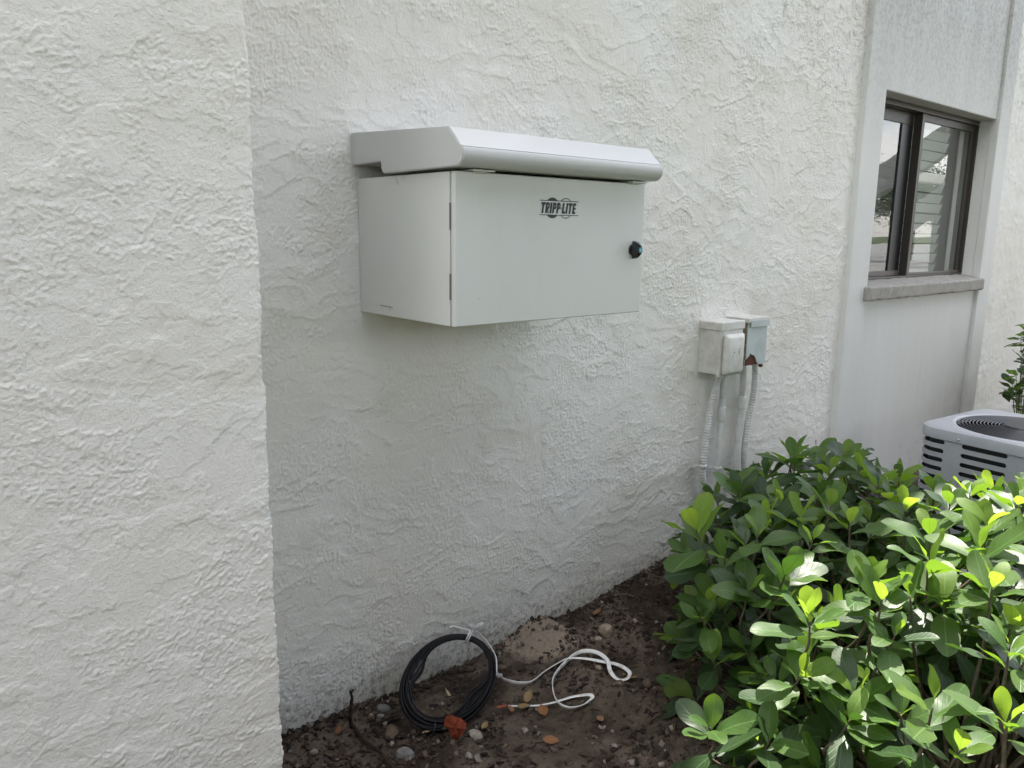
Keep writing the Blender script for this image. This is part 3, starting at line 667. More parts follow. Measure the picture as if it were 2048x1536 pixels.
for (a_, b_, z_) in pix:
    p = on_z(a_, b_, z_); p.z = max(z_, 0) + soilz1(p.x, p.y) * .4 + .004; pts.append(p)
P = spline(pts, 7); mb = MB()
# flat section that twists slowly along its length
V = []; Fc = []; n_ = 8
for i, p in enumerate(P):
    t = (P[min(i + 1, len(P) - 1)] - P[max(i - 1, 0)]).normalized(); s = t.cross(Vector((0, 0, 1))).normalized(); u_ = s.cross(t)
    tw = .55 + .9 * math.sin(i * .045); s2 = s * math.cos(tw) + u_ * math.sin(tw); u2 = -s * math.sin(tw) + u_ * math.cos(tw)
    for j in range(n_):
        an_ = 2 * math.pi * (j + .5) / n_; cx, cy = math.cos(an_), math.sin(an_)
        cy *= 1 - .35 * (abs(cx) < .5)
        V.append(p - tp + s2 * cx * .0074 + u2 * cy * .0026)
for i in range(len(P) - 1):
    for j in range(n_): Fc.append((i * n_ + j, i * n_ + (j + 1) % n_, (i + 1) * n_ + (j + 1) % n_, (i + 1) * n_ + j))
mb.add(V, Fc); mb.build('trailing_run', M_cord, cord)

# ------------------------------------------------------------ wall cabinet
cab = empty('wall_cabinet', (1.5, 0, 1.262)); tag(cab, 'pale grey steel equipment cabinet with overhanging rain hood mounted on the wall', 'cabinet')
O = Vector((1.5, 0, 1.262))
def cbox(name, c, mt, parent, bev=.002, seg=2):
    bm = bmesh.new(); add_box(bm, *c, bev=bev, seg=seg); bmesh.ops.translate(bm, verts=bm.verts, vec=-O); return bobj(name, bm, mt, parent)
cbox('body', (1.150, 1.850, -.451, -.004, 1.262, 1.642), M_steel, cab, .0025)
cbox('dark_gap_sheet', (1.163, 1.843, -.4545, -.4505, 1.272, 1.634), M_dark, cab, 0)  # black sheet painting in the dark of the door gap
door = cbox('door', (1.1525, 1.853, -.472, -.454, 1.262, 1.6425), M_steel, cab, .003, 3)
# hood: sheet prism
bm = bmesh.new()
prof = [(-.005, 1.766), (-.474, 1.743), (-.524, 1.694)]
for a_ in range(-40, 91, 13): prof.append((-.503 - .029 * math.cos(R(a_ )) if False else -.505 - .028 * math.cos(R(a_)), 1.678 - .028 * math.sin(R(a_))))
prof = [q for i, q in enumerate(prof)]
prof += [(-.180, 1.6475), (-.171, 1.6500), (-.165, 1.656), (-.161, 1.6800), (-.005, 1.678)]
L0 = [bm.verts.new((1.132, y, z)) for y, z in prof]; L1 = [bm.verts.new((1.860, y, z)) for y, z in prof]
bm.faces.new(L0); bm.faces.new(L1[::-1]); n = len(prof)
for i in range(n): bm.faces.new([L0[i], L0[(i + 1) % n], L1[(i + 1) % n], L1[i]])
bmesh.ops.recalc_face_normals(bm, faces=bm.faces)
se = [e for e in bm.edges if len(e.link_faces) == 2 and e.calc_face_angle(0) > R(35)]
bmesh.ops.bevel(bm, geom=se, offset=.0025, segments=2, affect='EDGES')
bmesh.ops.translate(bm, verts=bm.verts, vec=-O)
hood = bobj('hood', bm, M_hood, cab); hood.data.shade_smooth()
try: hood.data.set_sharp_from_angle(angle=R(32))
except Exception: pass
# mark seam of the folded front
for x0, x1 in ((1.195, 1.262), (1.775, 1.84)):
    cbox('hinge_bracket', (x0, x1, -.492, -.30, 1.6435, 1.6475), M_steel, cab, .001)
    cbox('hinge_bracket', (x0 + .01, x1 - .02, -.482, -.45, 1.640, 1.6445), M_steel, cab, .001)
for z0, z1 in ((1.502, 1.567), (1.329, 1.394)):
    cbox('hinge', (1.1492, 1.153, -.4550, -.4510, z0, z1), M_hinge, door, .0005)
for zc in (1.568, 1.333):
    bm = bmesh.new(); bmesh.ops.create_cone(bm, cap_ends=True, segments=24, radius1=.0062, radius2=.0050, depth=.0012, matrix=Matrix.Translation((1.231 - O.x, -.4722, zc - O.z)) @ Matrix.Rotation(R(90), 4, 'X')); o = bobj('rivet_mark', bm, M_steel, door)
# scratch on the side, scuffs
mb = MB()
mb.tube([(1.1495, -.118, 1.2905), (1.1494, -.15, 1.2895), (1.1494, -.182, 1.2885)], .0007, 4); mb.tube([(1.1494, -.168, 1.289), (1.1494, -.165, 1.283), (1.1494, -.167, 1.279)], .0005, 4)
mb.tube([(1.1494, -.205, 1.637), (1.1494, -.215, 1.630), (1.1494, -.218, 1.618)], .0004, 4); mb.tube([(1.1494, -.24, 1.637), (1.1494, -.252, 1.631)], .0004, 4)
mb.v = [tuple(Vector(v) - O) for v in mb.v]; mb.build('scratch', M_scratch, cab, False)
# lock knob
kx, kz = 1.806, 1.450
bm = bmesh.new()
def cyl(bm, x, y0, y1, z, r, seg=32, r2=None):
    bmesh.ops.create_cone(bm, cap_ends=True, segments=seg, radius1=r, radius2=r if r2 is None else r2, depth=abs(y1 - y0), matrix=Matrix.Translation((x - O.x, (y0 + y1) / 2 - O.y, z - O.z)) @ Matrix.Rotation(R(90), 4, 'X'))
cyl(bm, kx, -.472, -.479, kz, .0165, r2=.0165)
kp = [(-.0075, .026), (.0075, .026), (.0105, .010), (.0105, -.010), (.0075, -.026), (-.0075, -.026), (-.0105, -.010), (-.0105, .010)]
A = [bm.verts.new((kx + a_ - O.x, -.479, kz + b_ - O.z)) for a_, b_ in kp]; B = [bm.verts.new((kx + a_ * .85 - O.x, -.502 + (.010 if abs(b_) > .02 else 0), kz + b_ * (.86 if abs(b_) > .02 else 1) - O.z)) for a_, b_ in kp]
bm.faces.new(A); bm.faces.new(B[::-1])
for i in range(8): bm.faces.new([A[i], A[(i + 1) % 8], B[(i + 1) % 8], B[i]])
bmesh.ops.recalc_face_normals(bm, faces=bm.faces)
cyl(bm, kx, -.495, -.504, kz, .0098)
bobj('lock_knob', bm, M_black, door)
bm = bmesh.new(); cyl(bm, kx, -.503, -.5055, kz, .0078, 24); bobj('lock_face', bm, M_teal, door)
bm = bmesh.new(); cyl(bm, kx, -.5052, -.5062, kz, .0034, 3); bobj('key_slot', bm, M_curt, door)
# logo, hand drawn strokes
LX0, LX1, LZ0, LZ1 = 1.431, 1.575, 1.5465, 1.5800
bm = bmesh.new()
def poly(pts, sl=.10):
    vs_ = []
    for u, v in pts:
        x = LX0 + (LX1 - LX0) * (u + 0) ; z = LZ0 + (LZ1 - LZ0) * v
        vs_.append(bm.verts.new((x - O.x + (v - .5) * .0052 * (sl > 0), -.4728, z - O.z)))
    bm.faces.new(vs_)
lw = .047
def rect(u0, u1, v0, v1, sl=.1): poly([(u0, v0), (u1, v0), (u1, v1), (u0, v1)], sl)
b_, t_ = .07, .93
def glyph(ch, u, wd):
    if ch == 'T': rect(u, u + wd, t_ - .20, t_); rect(u + wd / 2 - lw / 2, u + wd / 2 + lw / 2, b_, t_ - .2)
    if ch == 'I': rect(u, u + lw, b_, t_)
    if ch == 'L': rect(u, u + lw, b_, t_); rect(u + lw, u + wd, b_, b_ + .20)
    if ch == 'E':
        rect(u, u + lw, b_, t_)
        for v in (b_, .41, t_ - .2): rect(u + lw, u + wd, v, v + .18 + (.02 if v != .41 else 0))
    if ch in 'PR':
        rect(u, u + lw, b_, t_)
        o_ = [(u + lw, t_), (u + wd * .72, t_), (u + wd, t_ - .12), (u + wd, .50), (u + wd * .72, .38), (u + lw, .38)]
        i_ = [(u + lw, t_ - .18), (u + wd * .60, t_ - .18), (u + wd * .66, t_ - .22), (u + wd * .66, .60), (u + wd * .60, .55), (u + lw, .55)]
        for k in range(5): poly([o_[k], o_[k + 1], i_[k + 1], i_[k]])
        if ch == 'R': poly([(u + wd * .42, .38), (u + wd * .72, .38), (u + wd * 1.02, b_), (u + wd * .70, b_)])
u = .02
for ch, wd, gap in (('T', .105, .012), ('R', .098, .016), ('I', lw, .016), ('P', .092, .014), ('P', .092, .016)):
    glyph(ch, u, wd); u += wd + gap
poly([(u + .004 + .015 * math.cos(R(a_)), .5 + .075 * math.sin(R(a_))) for a_ in range(0, 360, 45)]); u += .036
for ch, wd, gap in (('L', .085, .014), ('I', lw, .010), ('T', .105, .012), ('E', .085, 0)):
    glyph(ch, u, wd); u += wd + gap
END = u
for v in (-.085, 1.035): rect(-.01, max(END, .98) + .015, v, v + .055, 0)
# filled disc segments and ring segments above and below the lines
def seg(cx, top, ring):
    r = .0272; zc = (LZ0 + LZ1) / 2; cxw = LX0 + (LX1 - LX0) * cx; zl = (LZ0 + (LZ1 - LZ0) * (1.09 if top else -.085)) - zc
    a0 = math.asin(min(1, abs(zl) / r)); A_ = [a0 + (math.pi - 2 * a0) * i / 16 for i in range(17)]; sg = 1 if top else -1
    pts_ = [(cxw + r * math.cos(a_), zc + sg * r * math.sin(a_)) for a_ in A_]
    if not ring:
        bm.faces.new([bm.verts.new((x - O.x, -.4728, z - O.z)) for x, z in pts_])
    else:
        r2 = r - .0020; vo = [bm.verts.new((x - O.x, -.4728, z - O.z)) for x, z in pts_]
        vi = [bm.verts.new((cxw + r2 * math.cos(a_) - O.x, -.4728, max(zc * 0 + abs(zl), r2 * math.sin(a_)) * sg + zc - O.z)) for a_ in A_]
        for i in range(16): bm.faces.new([vo[i], vo[i + 1], vi[i + 1], vi[i]])
for tp_ in (True, False): seg(.31, tp_, False); seg(.66, tp_, True)
me = bpy.data.meshes.new('logo'); bm.to_mesh(me); bm.free()
me.materials.append(M_ink); link('logo', me, None, door)

# ------------------------------------------------------------ utility boxes and conduits
ub = empty('junction_box', (2.89, 0, .91)); tag(ub, 'off-white electrical disconnect box with raised cover, left of the rusty one', 'electrical box')
def ubox(par, name, c, mt, bev=.003, seg=2):
    l = par.location; bm = bmesh.new(); add_box(bm, *c, bev=bev, seg=seg); bmesh.ops.translate(bm, verts=bm.verts, vec=-Vector(l)); return bobj(name, bm, mt, par)
ubox(ub, 'housing', (2.806, 2.965, -.105, -.003, .905, 1.112), M_boxp)
ubox(ub, 'front_flange', (2.802, 2.969, -.113, -.101, .895, 1.098), M_boxp, .003)
ubox(ub, 'lid', (2.800, 2.973, -.119, .0, 1.096, 1.132), M_boxp, .004)
bm = bmesh.new(); add_box(bm, 2.818, 2.957, -.142, -.112, .902, 1.080, bev=.013, seg=4)
for v in bm.verts:
    if v.co.y < -.13: v.co.x = 2.8875 + (v.co.x - 2.8875) * .86; v.co.z = .99 + (v.co.z - .99) * .92
bmesh.ops.translate(bm, verts=bm.verts, vec=-Vector(ub.location)); o = bobj('raised_cover', bm, M_boxp, ub, True)
for (a_, c_, e_, f_) in ((2.862, 2.908, 1.018, 1.020), (2.862, 2.908, .984, .986), (2.862, 2.864, .984, 1.020), (2.906, 2.908, .984, 1.020)): ubox(ub, 'nameplate_rim', (a_, c_, -.1432, -.1415, e_, f_), M_boxp, 0)
for a_ in (2.867, 2.903): ubox(ub, 'screw', (a_ - .002, a_ + .002, -.1445, -.1415, 1.0, 1.004), M_scratch, 0)
bm = bmesh.new(); bmesh.ops.create_cone(bm, cap_ends=True, segments=20, radius1=.015, radius2=.013, depth=.003, matrix=Matrix.Translation((2.8055 - 2.89, -.06, .945 - .91)) @ Matrix.Rotation(R(90), 4, 'Y')); bobj('knockout', bm, M_boxp, ub)
ub2 = empty('junction_box', (3.07, 0, .91)); tag(ub2, 'pale blue-grey metal electrical box with a torn rusted lower corner', 'electrical box')
ubox(ub2, 'housing', (3.002, 3.145, -.108, -.003, .925, 1.12), M_rustedge)
# cover sheet with a torn lower corner
bm = bmesh.new(); cp = [(3.000, .955), (3.022, .968), (3.035, .982), (3.045, .972), (3.062, .970), (3.078, .955), (3.088, .935), (3.098, .928), (3.142, .921), (3.152, .926), (3.152, 1.118), (3.000, 1.118)]
A = [bm.verts.new((x - 3.07, -.112, z - .91)) for x, z in cp]; B = [bm.verts.new((x - 3.07, -.1155, z - .91)) for x, z in cp]
bm.faces.new(A); bm.faces.new(B[::-1])
for i in range(len(cp)): bm.faces.new([A[i], A[(i + 1) % len(cp)], B[(i + 1) % len(cp)], B[i]])
bobj('cover', bm, M_galv, ub2)
ubox(ub2, 'rusted_opening', (3.006, 3.12, -.1105, -.107, .926, .99), M_rust, 0)
ubox(ub2, 'lid', (2.998, 3.157, -.122, .0, 1.1185, 1.138), M_boxp, .002)
ubox(ub2, 'lid_flap', (3.012, 3.157, -.124, -.1205, 1.098, 1.128), M_galv, .001)
bm = bmesh.new(); bmesh.ops.create_cone(bm, cap_ends=True, segments=10, radius1=.008, radius2=.007, depth=.014, matrix=Matrix.Translation((3.118 - 3.07, -.118, .918 - .91)) @ Matrix.Rotation(R(90), 4, 'X')); bobj('bolt', bm, M_rust, ub2)
def conduit(name, label, pts, r, flex, extras):
    e = empty(name, pts[-1]); mb = MB(); P = spline([Vector(p) - Vector(pts[-1]) for p in pts], 10)
    if flex:
        Q = []; Rr = []; Ltot = sum((P[i + 1] - P[i]).length for i in range(len(P) - 1)); n = int(Ltot / .0032)
        cum = [0]
        for i in range(len(P) - 1): cum.append(cum[-1] + (P[i + 1] - P[i]).length)
        for k in range(n + 1):
            s = Ltot * k / n; i = max(0, min(len(P) - 2, next((j for j in range(len(cum)) if cum[j] >= s), len(cum) - 1) - 1))
            f = (s - cum[i]) / max(1e-9, cum[i + 1] - cum[i]); Q.append(P[i].lerp(P[i + 1], f)); Rr.append(r * (1.0 if k % 4 in (0, 1) else .84))
        mb.tube(Q, Rr, 12)
    else: mb.tube(P, r, 16)
    mb.build('flexible_pipe' if flex else 'pipe', M_pipe, e)
    for (nm, p, rr, hh, w_) in extras:
        b = MB(); p = Vector(p) - Vector(pts[-1]); b.tube([p - Vector((0, 0, hh / 2)), p - Vector((0, 0, hh / 2 - .003)), p + Vector((0, 0, hh / 2 - .003)), p + Vector((0, 0, hh / 2))], [rr * .95, rr, rr, rr * .95], 16)
        o = b.build(nm, M_pipe, e)
        if w_:
            bm = bmesh.new(); add_box(bm, p.x - w_, p.x + .002, p.y + .008, p.y + .022, p.z - .006, p.z + .006, bev=.001); bobj('strap_ear', bm, M_pipe, e)
    tag(e, label, 'conduit', 'conduits below the two electrical boxes'); return e
conduit('conduit', 'ribbed flexible grey conduit furthest left under the off-white box', [(2.89, -.055, .90), (2.885, -.05, .84), (2.868, -.04, .74), (2.855, -.035, .62), (2.845, -.032, .48), (2.858, -.032, .38), (2.90, -.032, .30), (2.94, -.03, .12), (2.95, -.03, .02)], .0165, True, [('connector', (2.89, -.055, .888), .020, .028, 0), ('strap', (2.845, -.032, .475), .0195, .014, .045)])
conduit('conduit', 'straight grey pipe under the right half of the off-white box', [(2.957, -.045, .90), (2.960, -.036, .82), (2.960, -.034, .6), (2.960, -.034, .3), (2.96, -.034, 0)], .0145, False, [('coupling', (2.960, -.035, .70), .0190, .065, 0), ('strap', (2.960, -.034, .445), .0175, .014, .04)])
conduit('conduit', 'straight grey pipe under the left edge of the rusty box', [(3.065, -.06, .92), (3.100, -.045, .83), (3.108, -.036, .72), (3.110, -.034, .5), (3.110, -.034, .2), (3.11, -.034, 0)], .0155, False, [('coupling', (3.107, -.037, .735), .0200, .06, 0), ('strap', (3.110, -.034, .365), .0185, .014, .04)])
conduit('conduit', 'ribbed flexible grey conduit furthest right under the rusty box', [(3.155, -.065, .93), (3.180, -.055, .85), (3.190, -.045, .75), (3.172, -.038, .62), (3.165, -.036, .50), (3.178, -.034, .40), (3.23, -.034, .28), (3.27, -.03, .1), (3.28, -.03, 0)], .0155, True, [('connector', (3.155, -.065, .917), .019, .02, 0)])

# ------------------------------------------------------------ air conditioner
AW, AH, ARC = .66, .60, .10
ac = empty('air_conditioner', (3.855, -.525, .02), R(-6)); tag(ac, 'blue-grey outdoor air conditioner with slotted sides and round top grille below the window', 'air conditioner')
# local frame: x depth away, y negative along the face seen; corner at origin
def per(s, inset=0.0):
    """point on the rounded square perimeter, s from the middle of the wall-side face round the visible corner"""
    a = AW; r = ARC
    segs = [('l', (a / 2, 0), (r, 0)), ('c', (r, -r), 90), ('l', (0, -r), (0, -(a - r))), ('c', (r, -(a - r)), 180), ('l', (r, -a), (a - r, -a)), ('c', (a - r, -(a - r)), 270), ('l', (a, -(a - r)), (a, -r)), ('c', (a - r, -r), 0), ('l', (a - r, 0), (a / 2, 0))]
    Ls = [(a / 2 - r) if i in (0, 8) else (a - 2 * r if k[0] == 'l' else r * math.pi / 2) for i, k in enumerate(segs)]
    tot = sum(Ls); s = s % tot
    for k, l in zip(segs, Ls):
        if s <= l: break
        s -= l
    if k[0] == 'l':
        p0, p1 = Vector(k[1]), Vector(k[2]); d = (p1 - p0).normalized(); nrm = Vector((d.y, -d.x)); p = p0 + d * s
        c = Vector((a / 2, -a / 2)); 
        if nrm.dot(p - c) < 0: nrm = -nrm
    else:
        an = R(k[2]) + s / r; c = Vector(k[1]); nrm = Vector((math.cos(an), math.sin(an))); p = c + nrm * r
    p = p - nrm * inset
    return p
PT = 4 * (AW - 2 * ARC) + 2 * math.pi * ARC
mb = MB()
def cellpanel(s0, s1, z0, z1, slot):
    n = 40; cs, cz = (s0 + s1) / 2, (z0 + z1) / 2
    hs, hz = slot[0] / 2, slot[1] / 2; outer = []; inner = []
    for i in range(n):
        t = i / n; P4 = 2 * ((s1 - s0) + (z1 - z0)); d = t * P4
        # outer rectangle walked with most points along the long sides
        k = i // 10; f = (i % 10) / 10
        cor = [(s0, z0), (s1, z0), (s1, z1), (s0, z1)]; a_, b2_ = cor[k], cor[(k + 1) % 4]; outer.append((a_[0] + (b2_[0] - a_[0]) * f, a_[1] + (b2_[1] - a_[1]) * f))
        if k == 0: inner.append((cs - hs + hz + 2 * (hs - hz) * f, cz - hz))
        elif k == 1: an = R(-90 + 180 * f); inner.append((cs + hs - hz + hz * math.cos(an), cz + hz * math.sin(an)))
        elif k == 2: inner.append((cs + hs - hz - 2 * (hs - hz) * f, cz + hz))
        else: an = R(90 + 180 * f); inner.append((cs - hs + hz + hz * math.cos(an), cz + hz * math.sin(an)))
    V = []
    for s, z in outer: p = per(s); V.append((p.x, p.y, z))
    for s, z in inner: p = per(s); V.append((p.x, p.y, z))
    for s, z in inner: p = per(s, .006); V.append((p.x, p.y, z))
    Fc = [(i, (i + 1) % n, n + (i + 1) % n, n + i) for i in range(n)] + [(n + i, n + (i + 1) % n, 2 * n + (i + 1) % n, 2 * n + i) for i in range(n)]
    mb.add(V, Fc)
ncol = 0; s = 0; colw = PT / 9; rows = 12; rz0, rz1 = .035, AH - .045; ph_ = (rz1 - rz0) / rows
S0 = (AW / 2 - ARC) + ARC * math.pi / 4 - .085
for c_ in range(9):
    a0 = S0 + c_ * colw - colw * .12 + (0); 
    for r_ in range(rows): cellpanel(a0, a0 + colw, rz0 + r_ * ph_, rz0 + (r_ + 1) * ph_, (colw * .72, ph_ * .50))
# plain bands above and below the slots
for z0, z1 in ((0, rz0), (rz1, AH - .02)):
    V = []; n = 96
    for i in range(n): p = per(PT * i / n); V += [(p.x, p.y, z0), (p.x, p.y, z1)]
    mb.add(V, [(2 * i, (2 * i + 2) % (2 * n), (2 * i + 3) % (2 * n), 2 * i + 1) for i in range(n)])
o = mb.build('louvre_panel', M_ac, ac, False)
def ringcap(name, prof_, mt, hole=None):
    mb = MB(); n = 128; V = []
    for ins, z in prof_:
        for i in range(n): p = per(PT * i / n, ins); V.append((p.x, p.y, z))
    Fc = [(k * n + i, k * n + (i + 1) % n, (k + 1) * n + (i + 1) % n, (k + 1) * n + i) for k in range(len(prof_) - 1) for i in range(n)]
    if hole:
        c = Vector((AW / 2, -AW / 2)); b = len(V)
        for rr_, zz in hole:
            for i in range(n):
                p = per(PT * i / n, .03) - c; p = p.normalized() * rr_ + c; V.append((p.x, p.y, zz))
        m_ = len(prof_) - 1
        for k in range(len(hole)):
            o0 = (m_ + k) * n; Fc += [(o0 + i, o0 + (i + 1) % n, o0 + n + (i + 1) % n, o0 + n + i) for i in range(n)]
    mb.add(V, Fc); o = mb.build(name, mt, ac); o.data.set_sharp_from_angle(angle=R(25)); return o
HR = AW / 2 - .052
ringcap('top_cap', [(-.004, AH - .055), (-.008, AH - .052), (-.009, AH - .02), (-.005, AH - .006), (.006, AH), (.02, AH + .001)], M_ac, [(HR + .014, AH + .001), (HR, AH - .006), (HR - .004, AH - .03)])
ringcap('coil', [(.03, .01), (.03, AH - .03)], M_coil)
ringcap('base_pan', [(-.004, -.01), (-.004, .03), (.01, .032)], M_ac)
gr_ = empty('grille', (AW / 2, -AW / 2, AH - .004)); gr_.parent = ac
for k in range(12):
    r = HR - .010 - k * (HR - .095) / 12; mb = MB(); n = 64
    mb.tube([(r * math.cos(2 * math.pi * i / n), r * math.sin(2 * math.pi * i / n), .010 * (1 - (r / HR) ** 2)) for i in range(n)], .0030, 5, True); mb.build('ring', M_wire, gr_)
for k in range(12):
    an = 2 * math.pi * k / 12 + .1; mb = MB(); mb.tube([(r * math.cos(an), r * math.sin(an), .010 * (1 - (r / HR) ** 2) - .004) for r in (HR, HR * .7, HR * .4, .06)], .0024, 5); mb.build('spoke', M_acdark, gr_)
bm = bmesh.new(); bmesh.ops.create_cone(bm, cap_ends=True, segments=40, radius1=.088, radius2=.080, depth=.010, matrix=Matrix.Translation((0, 0, .012))); bobj('motor_plate', bm, M_acdark, gr_)
bm = bmesh.new()
for k in range(3):
    an = k * 2.094
    bm2 = [bm.verts.new((AW / 2 + r * math.cos(an + d_), -AW / 2 + r * math.sin(an + d_), AH - .11 + zz)) for r, d_, zz in ((.05, -.5, 0), (.24, -.35, 0), (.24, .35, .05), (.05, .5, .04))]; bm.faces.new(bm2)
bmesh.ops.solidify(bm, geom=bm.faces[:], thickness=.003); bobj('fan', bm, M_acdark, ac)
for s_ in (.5, 1.4, 2.3, 3.2, 5.0):
    p = per(PT * (.055 + .16 * (s_ - .5)), -.010); bm = bmesh.new(); bmesh.ops.create_uvsphere(bm, u_segments=10, v_segments=6, radius=.006, matrix=Matrix.Translation((p.x, p.y, AH - .036))); bobj('screw', bm, M_screw, ac, True)
bm = bmesh.new(); add_box(bm, 3.70, 4.62, -1.32, -.42, -.06, .018, bev=.01); o = bobj('equipment_pad', bm, M_walk); tag(o, 'square concrete pad under the blue-grey air conditioner', 'pad')
# hidden condenser behind the shrubs: only its wire guard shows between leaves
ac2 = empty('condenser_unit', (3.20, -1.36, 0), R(-6)); tag(ac2, 'dark wire-guarded condenser unit mostly hidden behind the shrubs', 'air conditioner')
box('casing', (.03, .50, -.62, -.03, .02, .40), M_coil, ac2, .01); box('top_cap', (0, .53, -.65, 0, .40, .43), M_ac, ac2, .01)
mb = MB()
for k in range(22):
    z = .04 + k * .0165; mb.tube([(.50, 0, z), (.0, 0, z), (0, -.65, z), (.5, -.65, z)], .0016, 5)
mb.build('wire_guard', M_pipe, ac2)

# ------------------------------------------------------------ leaves
def leaf_geo(seed, droop, fold, na=6, wr=.44, notch=False):
    """unit leaf along +x, normal +z"""
    r = random.Random(seed); V = []; UV = []; tw = r.uniform(-.35, .35); wav = r.uniform(.01, .045); ph = r.uniform(0, 6)
    TT = (0, .08, .17, .27, .38, .50, .61, .71, .80, .875, .935, .98, 1)
    for i, t in enumerate(TT):
        hw = wr / 2 * float(np.interp(t, (0, .06, .17, .27, .38, .50, .61, .71, .80, .875, .935, .98, 1), (.03, .12, .40, .63, .83, .96, 1.0, .985, .90, .76, .55, .28, .06 if not notch else .16)))
        zc = -droop * t * t
        for sj in (-1, 0, 1):
            x = t - (.02 if notch and i == 12 and sj == 0 else 0)
            y = sj * hw; z = zc + fold * abs(y) - .9 * fold * y * y / max(wr, .01) + wav * math.sin(ph + t * 9 + sj) * abs(sj) * min(1, hw * 8)
            V.append((x, y * math.cos(tw * t), z + y * math.sin(tw * t))); UV.append((t, .5 + .5 * sj * (hw / (wr / 2))))
    Fc = []
    for i in range(12):
        for j in range(2): a_ = i * 3 + j; Fc.append((a_, a_ + 3, a_ + 4, a_ + 1))
    return np.array(V), Fc, UV
SHAPES = [leaf_geo(i, random.choice((-.15, .0, .12, .22, .38, .55)) + random.uniform(-.05, .05), random.uniform(.12, .55), notch=(i % 5 == 3), wr=random.uniform(.42, .57)) for i in range(18)]
LMESH = {}
def leaf_mesh(si, mi):
    if (si, mi) not in LMESH:
        V, Fc, UV = SHAPES[si]; me = bpy.data.meshes.new('leaf'); me.from_pydata(V.tolist(), [], Fc); uv = me.uv_layers.new(name='UVMap')
        for lp in me.loops: uv.data[lp.index].uv = UV[lp.vertex_index]
        me.materials.append(LM[mi]); me.shade_smooth(); LMESH[(si, mi)] = me
    return LMESH[(si, mi)]
def build_leaves(parent, leaves, limit=300):
    """leaves: list of (matrix, shape, mat, score)"""
    leaves.sort(key=lambda l: -l[3]); inv = parent.matrix_world.inverted() if False else Matrix.Translation(-Vector(parent.location))
    for Mx, si, mi, sc in leaves[:limit]:
        o = bpy.data.objects.new('leaf', leaf_mesh(si, mi)); COL.objects.link(o); o.parent = parent; o.matrix_local = inv @ Mx
    rest = leaves[limit:]
    if not rest: return
    VV = []; FF = []; UVs = []; MI = []
    b = 0
    for Mx, si, mi, sc in rest:
        V, Fc, UV = SHAPES[si]; A_ = np.array(inv @ Mx); VV.append(V @ A_[:3, :3].T + A_[:3, 3]); FF += [tuple(i + b for i in f) for f in Fc]; UVs += UV; MI += [mi] * len(Fc); b += len(V)
    me = bpy.data.meshes.new('foliage'); me.from_pydata(np.concatenate(VV).tolist(), [], FF); uv = me.uv_layers.new(name='UVMap')
    lv = np.zeros(len(me.loops), np.int32); me.loops.foreach_get('vertex_index', lv); uv.data.foreach_set('uv', np.array(UVs)[lv].ravel())
    for x in LM: me.materials.append(x)
    me.polygons.foreach_set('material_index', MI); me.shade_smooth(); me.update()
    o = link('foliage', me, None, parent); o['kind'] = 'stuff'
def leaf_matrix(pos, direction, normal, size, width=1.0):
    x = direction.normalized(); z = (normal - x * normal.dot(x))
    if z.length < 1e-4: z = x.orthogonal()
    z.normalize(); y = z.cross(x)
    m_ = Matrix((x * size, y * size * width, z * size)).transposed().to_4x4(); m_.translation = pos; return m_
def rosette(leaves, stems, tip, axis_, scale, rr, young=.5, n=None, hero=0):
    axis_ = axis_.normalized(); a = axis_.orthogonal().normalized(); b = axis_.cross(a); ph = rr.uniform(0, 6.28)
    n = n or rr.choice((5, 6, 6, 7, 8))
    for k in range(n):
        f = k / max(1, n - 1)                                     # 0 inner/young .. 1 outer/older
        an = ph + k * 2.399 + rr.uniform(-.3, .3); el = R(rr.uniform(12, 32) + 48 * f)
        d = axis_ * math.cos(el) + (a * math.cos(an) + b * math.sin(an)) * math.sin(el)
        pos = tip - axis_ * (.006 + .035 * f * scale / .1) 
        size = scale * (.62 + .5 * f) * rr.uniform(.8, 1.15)
        nm = axis_ + Vector((0, 0, .5)) - d * .3 + Vector((rr.gauss(0, .22), rr.gauss(0, .22), 0))
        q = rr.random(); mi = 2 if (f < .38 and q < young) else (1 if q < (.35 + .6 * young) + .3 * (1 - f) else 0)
        Mx = leaf_matrix(pos + d * .006, d, nm, size); cen_ = Mx @ Vector((.5, 0, 0)); dist = (cen_ - CAM).length
        leaves.append((Mx, rr.randrange(18), mi, hero + size / dist * (1.25 if cen_.z > .35 else .9)))
    return ph
CEN = {}
